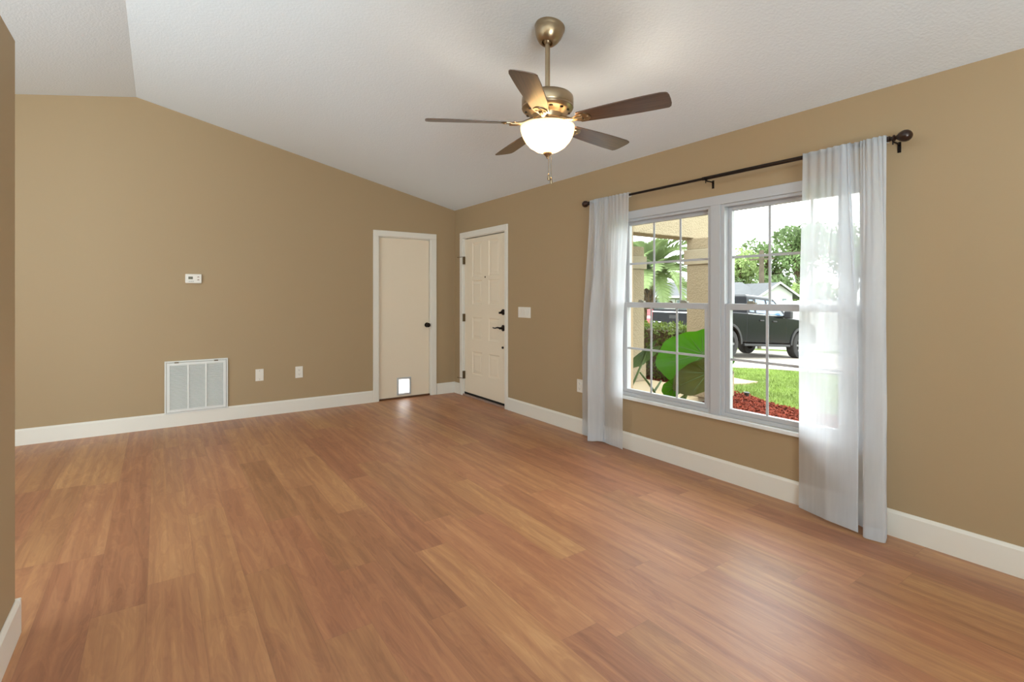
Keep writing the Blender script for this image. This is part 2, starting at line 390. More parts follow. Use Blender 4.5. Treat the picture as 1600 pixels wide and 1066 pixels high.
# baseboards
BBH, BBT = 0.1415, 0.015
def bb_prof(s): return [(0, 0), (s*BBT, 0), (s*BBT, BBH-0.016), (s*0.006, BBH), (0, BBH)]
def bb_y(name, x, s, y0, y1, label):
    b = MB(); b.prism([(x+p[0], p[1]) for p in bb_prof(s)], 'y', y0, y1)
    tag(b.build(name, M['trim']), label, 'baseboard', kind='structure')
def bb_x(name, x0, x1, label):
    b = MB(); b.prism([(-p[0], p[1]) for p in bb_prof(1)], 'x', x0, x1)
    tag(b.build(name, M['trim']), label, 'baseboard', kind='structure')
bb_x('baseboard_far', XL, -1.127, 'white baseboard along far wall left of the flat door')
bb_x('baseboard_far', -0.272, 0.0, 'short white baseboard between flat door and room corner')
bb_y('baseboard_right', 0, -1, -0.160, -0.0155, 'tiny white baseboard between room corner and front door')
bb_y('baseboard_right', 0, -1, YB, -1.283, 'white baseboard running under the window')
b = MB(); b.prism([(PX+p[0], p[1]) for p in bb_prof(1)], 'y', -7.6, PY+0.001)
b.box((PX-0.12, PY, 0), (PX+BBT, PY+BBT, BBH-0.004))
tag(b.build('baseboard_left', M['trim'], bevel=0.004), 'white baseboard on the partition at the left edge', 'baseboard', kind='structure')

# ------------------------------------------------------------------ doors
def casing_far():
    b = MB()
    x0, x1, zt, cw = D1[0], D1[1], D1[3], 0.066
    y0, y1 = -0.018, 0.0
    for (a, c) in ((x0-cw, x0+0.004), (x1-0.004, x1+cw+0.004)): b.box((a, y0, 0), (c, y1, zt-0.004))
    b.box((x0-cw, y0, zt-0.004), (x1+cw+0.004, y1, zt+cw))
    return b
d1 = empty('door_1', ((D1[0]+D1[1])/2, 0, 0), 'flat white interior door with pet flap on the far wall', 'door', kind='structure')
def loc(b, root): bmesh.ops.translate(b.bm, verts=b.bm.verts, vec=-root.location); return b
loc(casing_far(), d1).build('casing', M['trim'], d1, bevel=0.004)
b = MB()
for (a, c) in ((D1[0], D1[0]+0.012), (D1[1]-0.012, D1[1])): b.box((a, 0.0, 0), (c, 0.15, D1[3]))
b.box((D1[0]+0.012, 0.0, D1[3]-0.012), (D1[1]-0.012, 0.15, D1[3]))
b.box((D1[0]+0.012, 0.072, 0), (D1[0]+0.03, 0.1, D1[3]-0.012)); b.box((D1[1]-0.03, 0.072, 0), (D1[1]-0.012, 0.1, D1[3]-0.012)); b.box((D1[0]+0.03, 0.072, D1[3]-0.03), (D1[1]-0.03, 0.1, D1[3]-0.012))
loc(b, d1).build('jamb', M['trim'], d1)
# slab with the hole for the flap
FX0, FX1, FZ0, FZ1 = -0.785, -0.643, 0.064, 0.240
sx0, sx1, sz0, sz1 = D1[0]+0.014, D1[1]-0.023, 0.02, D1[3]-0.023
b = MB()
y0, y1 = 0.026, 0.064
b.box((sx0, y0, sz0), (FX0, y1, sz1)); b.box((FX1, y0, sz0), (sx1, y1, sz1)); b.box((FX0, y0, FZ1), (FX1, y1, sz1)); b.box((FX0, y0, sz0), (FX1, y1, FZ0))
loc(b, d1).build('door_slab', M['door'], d1)
b = MB(); b.box((D1[0]+0.012, 0.012, 0.0), (D1[1]-0.012, 0.110, 0.0195)); loc(b, d1).build('threshold', M['strip'], d1)['label'] = 'dark brown floor transition strip'
b = MB()
for a, c in (((FX0-0.022, FZ0-0.022), (FX0, FZ1+0.022)), ((FX1, FZ0-0.022), (FX1+0.022, FZ1+0.022)), ((FX0, FZ1), (FX1, FZ1+0.022)), ((FX0, FZ0-0.022), (FX1, FZ0))):
    b.box((a[0], 0.014, a[1]), (c[0], 0.03, c[1]))
fr = loc(b, d1).build('pet_flap_frame', M['vinyl'], d1, bevel=0.003)
b = MB(); b.box((FX0, 0.04, FZ0), (FX1, 0.044, FZ1)); loc(b, d1).build('flap', M['flap'], fr)['label'] = 'glowing translucent white flap'
b = MB()
mk = Matrix.Translation((-0.399, 0.026, 0.917)) @ Matrix.Rotation(PI/2, 4, 'X')
b.lathe([(0.0, 0.0), (0.03, 0.0), (0.032, 0.006), (0.012, 0.01), (0.011, 0.03), (0.022, 0.036), (0.029, 0.05), (0.027, 0.06), (0.015, 0.067), (0, 0.068)], mk, 24)
loc(b, d1).build('knob', M['dark'], d1, smooth=True)['label'] = 'dark bronze door knob'
# light of the garage behind that door
lamp('garage_daylight', 'AREA', (-0.714, 0.75, 0.35), (-PI/2, 0, 0), 16, (1, 1, 1), shape='RECTANGLE', size=0.8, size_y=0.6)

d2 = empty('door_2', (0, (D2[0]+D2[1])/2, 0), 'white panelled front door with bronze lever on the right wall', 'door', kind='structure')
b = MB(); cw = 0.05
x0, x1 = -0.018, 0.0
b.box((x0, D2[0]-cw, 0), (x1, D2[0]+0.004, D2[3]-0.004)); b.box((x0, D2[1]-0.004, 0), (x1, D2[1]+cw+0.014, D2[3]-0.004)); b.box((x0, D2[0]-cw, D2[3]-0.004), (x1, D2[1]+cw+0.014, D2[3]+0.066))
loc(b, d2).build('casing', M['trim'], d2, bevel=0.004)
b = MB()
b.box((0, D2[0], 0), (0.19, D2[0]+0.012, D2[3])); b.box((0, D2[1]-0.012, 0), (0.19, D2[1], D2[3])); b.box((0, D2[0]+0.012, D2[3]-0.012), (0.19, D2[1]-0.012, D2[3]))
b.box((0.066, D2[0]+0.012, 0), (0.1, D2[0]+0.03, D2[3]-0.012)); b.box((0.066, D2[1]-0.03, 0), (0.1, D2[1]-0.012, D2[3]-0.012)); b.box((0.066, D2[0]+0.03, D2[3]-0.03), (0.1, D2[1]-0.03, D2[3]-0.012))
loc(b, d2).build('jamb', M['trim'], d2)
# slab: grid, thickness, then each panel sunk and raised
ys = [D2[0]+0.016, -1.066, -0.826, -0.674, -0.434, D2[1]-0.015]
zs = [0.045, 0.302, 0.590, 0.745, 1.025, 1.189, 1.495, 1.54, 1.975, D2[3]-0.024]
bm = bmesh.new(); V = {}
def vv(y, z):
    if (y, z) not in V: V[(y, z)] = bm.verts.new((0.018, y, z))
    return V[(y, z)]
panels = []
for i in range(5):
    for j in range(9):
        f = bm.faces.new((vv(ys[i], zs[j]), vv(ys[i+1], zs[j]), vv(ys[i+1], zs[j+1]), vv(ys[i], zs[j+1])))
        if i in (1, 3) and j in (1, 3, 5, 7): panels.append(f)
front = list(bm.faces)
r = bmesh.ops.extrude_face_region(bm, geom=front, use_keep_orig=True)
bmesh.ops.translate(bm, verts=[g for g in r['geom'] if isinstance(g, bmesh.types.BMVert)], vec=(0.045, 0, 0))
for f in front: 
    if f.normal.x > 0: f.normal_flip()
bm.normal_update()
for f in panels:
    bmesh.ops.inset_region(bm, faces=[f], thickness=0.012, depth=-0.007, use_even_offset=True)
    bmesh.ops.inset_region(bm, faces=[f], thickness=0.018, depth=0.0, use_even_offset=True)
    bmesh.ops.inset_region(bm, faces=[f], thickness=0.022, depth=0.005, use_even_offset=True)
b = MB(); b.bm.free(); b.bm = bm
loc(b, d2).build('door_slab', M['door'], d2, recalc=False)
b = MB(); b.box((0.012, D2[0]+0.014, 0.024), (0.06, D2[1]-0.014, 0.046)); loc(b, d2).build('door_sweep', M['black_gap'], d2)['label'] = 'black rubber sweep under the front door'
b = MB(); b.box((-0.012, D2[0]+0.004, 0.0), (0.19, D2[1]-0.004, 0.022)); loc(b, d2).build('threshold', M['thresh'], d2, bevel=0.004)['label'] = 'pale metal threshold'
def rx(y, z, x=0.018): return Matrix.Translation((x, y, z)) @ Matrix.Rotation(-PI/2, 4, 'Y')   # local z points into the room (-x)
b = MB(); b.lathe([(0, 0), (0.034, 0), (0.035, 0.008), (0.028, 0.016), (0.02, 0.02), (0.018, 0.028), (0, 0.03)], rx(-1.152, 1.107), 24)
b.box((-0.036, -1.158, 1.088), (-0.008, -1.132, 1.112))
loc(b, d2).build('deadbolt', M['dark'], d2, smooth=True)['label'] = 'dark bronze deadbolt turn'
b = MB(); b.lathe([(0, 0), (0.036, 0), (0.037, 0.007), (0.028, 0.014), (0.016, 0.018), (0.013, 0.045), (0.014, 0.055), (0, 0.056)], rx(-1.150, 0.921), 24)
b.tube([(-0.032, -1.150, 0.921), (-0.034, -1.115, 0.927), (-0.034, -1.085, 0.925), (-0.034, -1.055, 0.917), (-0.034, -1.025, 0.918), (-0.036, -1.005, 0.923)], [0.011, 0.010, 0.009, 0.008, 0.0075, 0.006], 10)
loc(b, d2).build('lever_handle', M['dark'], d2, smooth=True)['label'] = 'dark bronze lever handle'
b = MB(); b.lathe([(0, 0), (0.014, 0), (0.014, 0.012), (0.008, 0.018), (0, 0.02)], rx(-1.145, 0.694), 16); loc(b, d2).build('night_latch', M['dark'], d2, smooth=True)['label'] = 'small dark latch button'
b = MB(); b.lathe([(0, 0), (0.011, 0), (0.011, 0.004), (0.006, 0.006), (0, 0.006)], rx(-0.750, 1.527), 16); loc(b, d2).build('peephole', M['hinge'], d2, smooth=True)['label'] = 'small bronze peephole'
for z, stop in ((1.757, 1), (1.012, 0), (0.267, -1)):
    b = MB(); yh = D2[1]-0.014
    b.tube([(-0.008, yh, z-0.05), (-0.008, yh, z+0.05)], 0.009, 10)
    b.box((-0.002, yh-0.012, z-0.05), (0.018, yh+0.012, z+0.05))
    if stop: b.tube([(-0.01, yh, z+0.045*stop), (-0.03, yh+0.055, z+0.045*stop), (-0.05, yh+0.085, z+0.043*stop)], 0.004, 8)
    loc(b, d2).build('hinge', M['hinge'], d2, smooth=True)['label'] = 'bronze door hinge'

# ------------------------------------------------------------------ window
wn = empty('window_1', (0, (WIN[0]+WIN[1])/2, WIN[2]), 'white twin sash window with grilles on the right wall', 'window', kind='structure')
def wb(b, name, m, parent=wn, **k): return loc(b, wn).build(name, m, parent, **k)
y0, y1, z0, z1 = WIN
b = MB(); CT = 2.010
# flat board around the head, sides and the post between the two units
b.box((-0.012, y0-0.005, 1.945), (0.0, y1+0.005, CT)); b.box((-0.012, y0-0.005, z0), (0.0, y0+0.04, 1.945)); b.box((-0.012, y1-0.04, z0), (0.0, y1+0.005, 1.945))
b.box((-0.012, -3.946, z0), (0.10, -3.868, 1.945))
wb(b, 'casing', M['vinyl'], bevel=0.002)
b = MB(); b.box((-0.032, y0-0.03, z0-0.028), (0.2, y1+0.03, z0-0.001)); wb(b, 'sill', M['marble'], bevel=0.004)
MID = 1.222
def unit(ya, yb):
    """frame and two sashes of one unit; ya<yb"""
    b = MB(); t = 0.026
    b.box((0.0, ya, z0), (0.10, ya+t, 1.945)); b.box((0.0, yb-t, z0), (0.10, yb, 1.945)); b.box((0.0, ya+t, 1.945-0.02), (0.10, yb-t, 1.945)); b.box((0.0, ya+t, z0), (0.10, yb-t, z0+0.026))
    fr = wb(b, 'frame', M['vinyl'], bevel=0.002)
    def sash(nm, xa, xb, za, zb, ws, wt, wbm):
        a, c = ya+t, yb-t
        b = MB()
        b.box((xa, a, za), (xb, a+ws, zb)); b.box((xa, c-ws, za), (xb, c, zb)); b.box((xa, a+ws, zb-wt), (xb, c-ws, zb)); b.box((xa, a+ws, za), (xb, c-ws, za+wbm))
        s = wb(b, nm, M['vinyl'], bevel=0.0025)
        g0, g1, h0, h1 = a+ws, c-ws, za+wbm, zb-wt
        xm = (xa+xb)/2
        b = MB(); b.box((xm-0.002, g0, h0), (xm+0.002, g1, h1)); wb(b, 'pane', M['glass'], s)
        b = MB(); mw = 0.0085
        for k in (1, 2):
            yy = g0 + (g1-g0)*k/3; b.box((xm-0.007, yy-mw, h0), (xm-0.003, yy+mw, h1))
        zz = (h0+h1)/2; b.box((xm-0.0075, g0, zz-mw), (xm-0.0025, g1, zz+mw))
        wb(b, 'muntin_grid', M['vinyl'], s)
        return s
    sash('upper_sash', 0.05, 0.085, MID-0.02, 1.925, 0.026, 0.026, 0.04)
    lo = sash('lower_sash', 0.010, 0.046, z0+0.026, MID+0.022, 0.036, 0.044, 0.030)
    b = MB()
    for k in (0.28, 0.76):
        yy = ya + (yb-ya)*k; b.box((0.012, yy-0.03, MID+0.022), (0.04, yy+0.03, MID+0.034)); b.box((0.014, yy-0.012, MID+0.034), (0.03, yy+0.026, MID+0.042))
    wb(b, 'sash_lock', M['flood'], lo, bevel=0.003)
unit(-3.868, y1-0.040+0.001)
unit(y0+0.040-0.001, -3.946)

# ------------------------------------------------------------------ ceiling fan
FC = Vector((-1.526, -3.890, 0))
zceil = zc(FC.x+0.018)
fan = empty('ceiling_fan', (FC.x, FC.y, 2.25), 'five-blade brown ceiling fan with lit frosted bowl, hung on a downrod', 'ceiling fan')
fr0 = Vector((FC.x, FC.y, 2.25))
def fb(b, name, m, parent=fan, **k):
    bmesh.ops.translate(b.bm, verts=b.bm.verts, vec=-fr0); return b.build(name, m, parent, **k)
nrm = Vector((-SR, 0, -1)).normalized()
mc = Matrix.Translation((FC.x+0.018, FC.y, zceil+0.001)) @ nrm.to_track_quat('Z', 'Y').to_matrix().to_4x4()
b = MB(); b.lathe([(0, 0), (0.082, 0.0), (0.083, 0.012), (0.079, 0.02), (0.078, 0.03), (0.073, 0.052), (0.060, 0.078), (0.046, 0.096), (0.036, 0.101), (0.030, 0.098), (0.028, 0.085), (0, 0.08)], mc, 40)
fb(b, 'canopy', M['brass'], smooth=True)
b = MB(); b.lathe([(0, 2.715), (0.022, 2.715), (0.026, 2.70), (0.022, 2.682), (0.0135, 2.672), (0.0135, 2.47), (0.0135, 2.44), (0.02, 2.435), (0.02, 2.41), (0, 2.41)], Matrix.Translation((FC.x, FC.y, 0)), 20)
fb(b, 'downrod', M['brass'], smooth=True)
b = MB(); b.lathe([(0, 2.425), (0.03, 2.425), (0.05, 2.415), (0.10, 2.402), (0.128, 2.392), (0.139, 2.380), (0.141, 2.366), (0.141, 2.338), (0.138, 2.33), (0.141, 2.322), (0.137, 2.312), (0.122, 2.300), (0.10, 2.294), (0.085, 2.284), (0.08, 2.262), (0.0, 2.262)], Matrix.Translation((FC.x, FC.y, 0)), 48)
mh = fb(b, 'motor_housing', M['brass'], smooth=True)
for k in range(12):
    b = MB(); a = 2*PI*k/12; c = Vector((FC.x+0.118*math.cos(a), FC.y+0.118*math.sin(a), 2.2985))
    mm = Matrix.Translation(c) @ Matrix.Rotation(a, 4, 'Z')
    b.lathe([(0, 0.002), (0.007, 0.002), (0.007, -0.0025), (0, -0.0025)], mm @ Matrix.Diagonal((1, 1.6, 1, 1)), 12)
    fb(b, 'cooling_slot', M['dark'], mh, smooth=True)['label'] = 'dark oval cooling slot'
b = MB(); b.lathe([(0, 2.264), (0.075, 2.264), (0.078, 2.25), (0.066, 2.244), (0.062, 2.232), (0.09, 2.228), (0.092, 2.222), (0.05, 2.218), (0, 2.218)], Matrix.Translation((FC.x, FC.y, 0)), 36)
fb(b, 'light_fitter', M['brass'], smooth=True)
# glass bowl: a shell open at the top
out_p = [(0.146, 2.222), (0.148, 2.216), (0.146, 2.200), (0.138, 2.172), (0.122, 2.142), (0.098, 2.114), (0.064, 2.092), (0.030, 2.083), (0.010, 2.081)]
in_p = [(0.010, 2.085), (0.030, 2.087), (0.062, 2.096), (0.095, 2.118), (0.118, 2.145), (0.134, 2.174), (0.142, 2.201), (0.143, 2.222)]
b = MB(); b.lathe(out_p + in_p, Matrix.Translation((FC.x, FC.y, 0)), 48, closed=True)
fb(b, 'light_bowl', M['bowl'], smooth=True)['label'] = 'lit frosted glass light bowl'
b = MB(); b.lathe([(0, 2.090), (0.006, 2.090), (0.008, 2.083), (0.024, 2.081), (0.024, 2.075), (0.016, 2.066), (0.008, 2.058), (0.006, 2.050), (0, 2.046)], Matrix.Translation((FC.x, FC.y, 0)), 24)
fb(b, 'finial', M['brass'], smooth=True)
for dx, zl in ((0.009, 1.944), (-0.008, 1.962)):
    b = MB(); px_, py_ = FC.x+0.006+dx, FC.y-0.012
    n = int((2.07-zl)/0.006)
    for k in range(n):
        b.lathe([(0, -0.0026), (0.002, -0.0013), (0.002, 0.0013), (0, 0.0026)], Matrix.Translation((px_, py_, 2.07-k*0.006)), 6)
    b.tube([(px_, py_, 2.07), (px_, py_, zl)], 0.0009, 5)
    pc = fb(b, 'pull_chain', M['brass'], smooth=True)
    b = MB(); b.lathe([(0, zl+0.004), (0.004, zl), (0.0065, zl-0.014), (0.0075, zl-0.026), (0.005, zl-0.034), (0, zl-0.036)], Matrix.Translation((px_, py_, 0)), 12)
    fb(b, 'pull_fob', M['brass'], pc, smooth=True)
# blades: one built along +x, then copied around the hub
b = MB()
outl = []
def wdt(r):  # half width along the blade
    t = (r-0.185)/(0.655-0.185)
    return 0.046 + 0.020*math.sin(min(1, t*1.15)*PI/2)
rs = [0.185 + (0.655-0.185)*i/16 for i in range(17)]
top = [(r, wdt(r)) for r in rs]; bot = [(r, -wdt(r)) for r in reversed(rs)]
# slightly slanted, round-cornered tip
top[-1] = (0.640, wdt(0.64)); bot[0] = (0.652, -wdt(0.65)+0.006)
tip = [(0.652, 0.056), (0.659, 0.035), (0.663, 0.0), (0.664, -0.035), (0.660, -0.053)]
poly = [(0.178, -0.034)] + [(0.178, 0.034)] + top + tip + bot
b.prism(poly, 'z', -0.003, 0.003)
pitch = Matrix.Rotation(math.radians(-13), 4, 'X')
bmesh.ops.transform(b.bm, verts=b.bm.verts, matrix=pitch)
blade = b.build('blade', M['blade'], fan, bevel=0.0015)
b = MB()
b.tube([(0.07, 0, 0.022), (0.10, 0, 0.012), (0.135, 0, -0.002), (0.17, 0, -0.008), (0.21, 0, -0.008)], [0.013, 0.011, 0.010, 0.011, 0.011], 10)
b.prism([(0.15, -0.012), (0.19, -0.034), (0.225, -0.036), (0.245, -0.02), (0.252, 0), (0.245, 0.02), (0.225, 0.036), (0.19, 0.034), (0.15, 0.012)], 'z', -0.0075, -0.0035)
for (sx, sy) in ((0.205, 0.022), (0.205, -0.022), (0.236, 0)):
    b.lathe([(0, -0.012), (0.007, -0.0105), (0.008, -0.0075), (0, -0.0075)], Matrix.Translation((sx, sy, 0)), 12)
bmesh.ops.transform(b.bm, verts=b.bm.verts, matrix=pitch)
iron = b.build('blade_bracket', M['brass'], blade, smooth=True)
blades = [blade] + [copy_tree(blade, fan) for _ in range(4)]
for k, o in enumerate(blades):
    o.rotation_euler = (0, 0, math.radians(184.5 + 72*k) - YAW); o.location = (0, 0, -0.008)
# lamp inside the bowl
lamp('fan_bulb', 'POINT', (FC.x, FC.y, 2.165), (0, 0, 0), 25, (1.0, 0.88, 0.72), shadow_soft_size=0.06)

# ------------------------------------------------------------------ curtain rod and sheers
RODX, RODZ = -0.09, 2.130
rod = empty('curtain_rod', (RODX, -3.87, RODZ), 'dark bronze curtain rod with egg finials above the window', 'curtain rod')
r0 = Vector((RODX, -3.87, RODZ))
def rb(b, name, m, parent=rod, **k):
    bmesh.ops.translate(b.bm, verts=b.bm.verts, vec=-r0); return b.build(name, m, parent, **k)
b = MB(); b.tube([(RODX, -2.715, RODZ), (RODX, -3.90, RODZ)], 0.0095, 14); rb(b, 'rod', M['rod'], smooth=True)['label'] = 'thinner left half of the rod'
b = MB(); b.tube([(RODX, -3.86, RODZ), (RODX, -4.99, RODZ)], 0.0125, 14); rb(b, 'rod', M['rod'], smooth=True)['label'] = 'thicker right half of the rod'
def finial(y, s):
    m = Matrix.Translation((RODX, y, RODZ)) @ Matrix.Rotation(PI/2*s, 4, 'X')   # local z -> -y for s=+1
    b = MB(); b.lathe([(0, -0.012), (0.015, -0.012), (0.015, 0.0), (0.010, 0.004), (0.010, 0.012), (0.017, 0.016), (0.017, 0.021), (0.009, 0.026), (0.012, 0.032), (0.022, 0.042), (0.029, 0.056), (0.031, 0.068), (0.028, 0.082), (0.019, 0.093), (0.008, 0.099), (0, 0.1)], m, 24)
    rb(b, 'finial', M['finial'], smooth=True)
finial(-4.99, 1); finial(-2.715, -1)
for y in (-2.72, -3.885, -5.003):
    b = MB()
    b.box((-0.004, y-0.008, RODZ-0.062), (-0.0005, y+0.008, RODZ-0.005))
    b.tube([(-0.004, y, RODZ-0.018), (-0.05, y, RODZ-0.016), (-0.075, y, RODZ-0.018), (RODX, y, RODZ-0.014)], 0.0045, 8)
    b.tube([(RODX-0.016, y, RODZ+0.004), (RODX-0.013, y, RODZ-0.009), (RODX, y, RODZ-0.0155), (RODX+0.013, y, RODZ-0.009), (RODX+0.016, y, RODZ+0.004)], 0.0045, 8)
    b.tube([(RODX, y, RODZ-0.014), (RODX, y, RODZ-0.034)], 0.0035, 8)
    rb(b, 'bracket', M['dark'], smooth=True)
def sheer(name, top, bot, label, seed):
    """fabric as a sheet: folds nearly flat at the rod, opening to the hem line below"""
    rnd = random.Random(seed)
    def chaikin(p):
        q = [p[0]]
        for a, c in zip(p, p[1:]):
            q.append(tuple(a[i]*0.75 + c[i]*0.25 for i in range(len(a)))); q.append(tuple(a[i]*0.25 + c[i]*0.75 for i in range(len(a))))
        q.append(p[-1]); return q
    P = [(*a, *c) for a, c in zip(top, bot)]
    dense = []
    for a, c in zip(P, P[1:]):
        for k in range(3): dense.append(tuple(a[i]+(c[i]-a[i])*k/3 for i in range(len(a))))
    dense.append(P[-1]); P = dense
    for _ in range(3): P = chaikin(P)
    n = len(P); rows = 70
    zt, zb = RODZ+0.016, 0.012
    ph = [rnd.uniform(0, 6.28) for _ in range(6)]
    verts, faces = [], []
    def add_row(f):
        for r in f: verts.append(r)
    # pocket: a strip behind the rod, then over the top and down the front
    rowsets = []
    cut = []
    for i, p in enumerate(P):
        s = i/(n-1)
        cut.append((p, s))
    for zz, xx in ((RODZ-0.016, RODX+0.013), (RODZ+0.006, RODX+0.0135), (RODZ+0.014, RODX+0.004)):
        rowsets.append([(xx+0.002*math.sin(s*150+ph[0]), p[1], zz+0.0015*math.sin(s*90)) for p, s in cut])
    for j in range(rows+1):
        t = j/rows
        z = zt + (zb-zt)*t
        k = min(1, t/0.62); k = k*k*(3-2*k); k = 0.02 + 0.98*k if t > 0.02 else 0.0
        row = []
        for p, s in cut:
            x = p[0]*(1-k) + p[2]*k; y = p[1]*(1-k) + p[3]*k
            gather = 0.008*math.sin(s*150+ph[0]) * max(0, 1-t/0.35) + 0.011*math.sin(s*62+ph[1]) * math.sin(min(1, t*1.6)*PI)*0.7
            wob = 0.004*math.sin(9*z+ph[2]+s*7)*t + 0.003*math.sin(21*z+ph[3]+s*19)*t
            row.append((x+gather+wob-(0.0 if t > 0.02 else 0.0), y+wob*0.6, z + (0.006*math.sin(s*17+ph[4]) if j == rows else 0)))
        rowsets.append(row)
    for r in rowsets: verts.extend(r)
    for j in range(len(rowsets)-1):
        for i in range(n-1):
            a = j*n+i; faces.append((a, a+1, a+n+1, a+n))
    o = raw_mesh(name, verts, faces, M['sheer'], origin=(RODX, (top[0][1]+top[-1][1])/2, 0.0), smooth=True)
    # stitched hem
    hv, hf = [], []
    base = rowsets[-1]; up = rowsets[-2]
    for q in (rowsets[-1], rowsets[-3]):
        for v in q: hv.append((v[0]-0.0025, v[1], v[2]+0.001))
    for i in range(n-1): hf.append((i, i+1, n+i+1, n+i))
    h = raw_mesh('hem', hv, hf, M['sheer'], parent=o, smooth=True)
    h.data.transform(Matrix.Translation(-o.location))
    return tag(o, label, 'curtain', 'white sheer curtains')
fx = RODX - 0.024
sheer('sheer_curtain', [(fx, -2.735), (fx, -2.80), (fx-.004, -2.84), (fx-.012, -2.80), (fx-.014, -2.86), (fx-.006, -2.93), (fx, -2.95), (fx-.006, -3.06), (fx, -3.185)],
      [(-.022, -2.535), (-.024, -2.70), (-.028, -2.82), (-.085, -2.77), (-.150, -2.730), (-.075, -2.850), (-.046, -2.852), (-.075, -2.98), (-.098, -3.108)],
      'left white sheer curtain nearer the front door, tucked beside the wall outlet', 3)
sheer('sheer_curtain', [(fx, -4.560), (fx-.006, -4.67), (fx-.012, -4.74), (fx-.014, -4.82), (fx-.004, -4.79), (fx, -4.75), (fx+.004, -4.80), (fx+.002, -4.86), (fx-.010, -4.89), (fx-.014, -4.95), (fx-.004, -4.985), (fx+.003, -4.95), (fx+.004, -4.92)],
      [(-.052, -4.505), (-.105, -4.63), (-.140, -4.700), (-.155, -4.868), (-.120, -4.84), (-.060, -4.72), (-.045, -4.80), (-.070, -4.862), (-.186, -4.900), (-.155, -4.992), (-.070, -4.97), (-.050, -4.93), (-.045, -4.90)],
      'right white sheer curtain, the larger one nearest the viewer', 5)

# ------------------------------------------------------------------ wall fittings
# return-air grille on the far wall
v = empty('return_air_vent', (-2.950, 0, 0.388), 'large white return-air grille low on the far wall above the baseboard', 'air vent')
v0 = Vector((-2.950, 0, 0.388))
def vb(b, name, m, parent=v, **k):
    bmesh.ops.translate(b.bm, verts=b.bm.verts, vec=-v0); return b.build(name, m, parent, **k)
VX0, VX1, VZ0, VZ1 = -3.224, -2.678, 0.128, 0.650
b = MB(); t = 0.026
yA, yB = -0.028, 0.0
b.box((VX0, yA+0.004, VZ0), (VX0+0.014, yB, VZ1)); b.box((VX1-0.014, yA+0.004, VZ0), (VX1, yB, VZ1)); b.box((VX0+0.014, yA+0.004, VZ1-0.014), (VX1-0.014, yB, VZ1)); b.box((VX0+0.014, yA+0.004, VZ0), (VX1-0.014, yB, VZ0+0.014))
vb(b, 'outer_frame', M['vent'], bevel=0.003)
b = MB(); e = 0.017
dx0, dx1, dz0, dz1 = VX0+e, VX1-e, VZ0+e, VZ1-e
b.box((dx0, yA, dz0), (dx0+t, -0.012, dz1)); b.box((dx1-t, yA, dz0), (dx1, -0.012, dz1)); b.box((dx0+t, yA, dz1-t), (dx1-t, -0.012, dz1)); b.box((dx0+t, yA, dz0), (dx1-t, -0.012, dz0+t))
gw = (dx1-dx0-2*t)
for k in (1, 2):
    xm = dx0+t+gw*k/3; b.box((xm-0.008, yA, dz0+t), (xm+0.008, -0.014, dz1-t))
dr = vb(b, 'grille_door', M['vent'], bevel=0.002)
b = MB(); nl = 30
for k in range(nl):
    z = dz0+t+(dz1-dz0-2*t)*(k+0.5)/nl
    b.prism([(-0.0265, z-0.004), (-0.0255, z-0.0055), (-0.0135, z+0.0045), (-0.0145, z+0.006)], 'x', dx0+t, dx1-t)
vb(b, 'louvres', M['vent'], dr)
b = MB(); b.box((dx0, -0.010, dz0), (dx1, -0.004, dz1)); vb(b, 'filter_panel', M['vent_in'])['label'] = 'grey filter behind the louvres'
for xx in (-3.125, -2.785):
    b = MB(); b.box((xx-0.018, yA-0.006, VZ1-0.02), (xx+0.018, yA+0.004, VZ1-0.010)); b.lathe([(0, -0.01), (0.006, -0.01), (0.006, 0.0), (0, 0)], Matrix.Translation((xx, yA-0.002, VZ1-0.015)) @ Matrix.Rotation(PI/2, 4, 'X'), 10)
    vb(b, 'latch', M['hinge'])['label'] = 'small metal latch on the grille'

def plate_far(name, x, z, wd, h, label, cat, parts=None):
    o = empty(name, (x, 0, z), label, cat)
    b = MB(); b.box((-wd/2, -0.007, -h/2), (wd/2, 0, h/2)); b.build('cover_plate', M['plate'], o, bevel=0.003)
    return o
o = plate_far('blank_plate', -2.377, 0.443, 0.080, 0.128, 'blank white cover plate on the far wall beside the return-air grille', 'wall plate')
for zz in (0.045, -0.045):
    b = MB(); b.lathe([(0, 0), (0.0035, 0), (0.003, 0.0015), (0, 0.002)], Matrix.Translation((0, -0.007, zz)) @ Matrix.Rotation(PI/2, 4, 'X'), 10)
    b.build('screw', M['vent_in'], o)
def outlet(o, axis):
    """two receptacle faces on a plate; axis 'y' faces -y, 'x' faces -x"""
    R_ = Matrix() if axis == 'y' else Matrix.Rotation(-PI/2, 4, 'Z')
    for zz in (0.024, -0.024):
        b = MB(); b.prism([(0.017*math.cos(a)*(1 if abs(math.cos(a)) < .95 else .97), zz+0.0145*math.sin(a)) for a in [2*PI*k/20 for k in range(20)]], 'y', -0.0098, -0.006)
        bmesh.ops.transform(b.bm, verts=b.bm.verts, matrix=R_)
        f = b.build('receptacle', M['plate'], o)
        b = MB(); b.box((-0.0078, -0.0102, zz-0.002), (-0.0058, -0.0095, zz+0.007)); b.box((0.0058, -0.0102, zz-0.002), (0.0078, -0.0095, zz+0.006))
        b.lathe([(0, 0.0097), (0.0025, 0.0097), (0.0025, 0.0102), (0, 0.0102)], Matrix.Translation((0, 0, zz-0.008)) @ Matrix.Rotation(PI/2, 4, 'X'), 10)
        bmesh.ops.transform(b.bm, verts=b.bm.verts, matrix=R_)
        b.build('slots', M['black_gap'], f)
o = plate_far('power_outlet', -1.975, 0.440, 0.080, 0.128, 'white duplex outlet on the far wall between blank plate and flat door', 'outlet'); outlet(o, 'y')
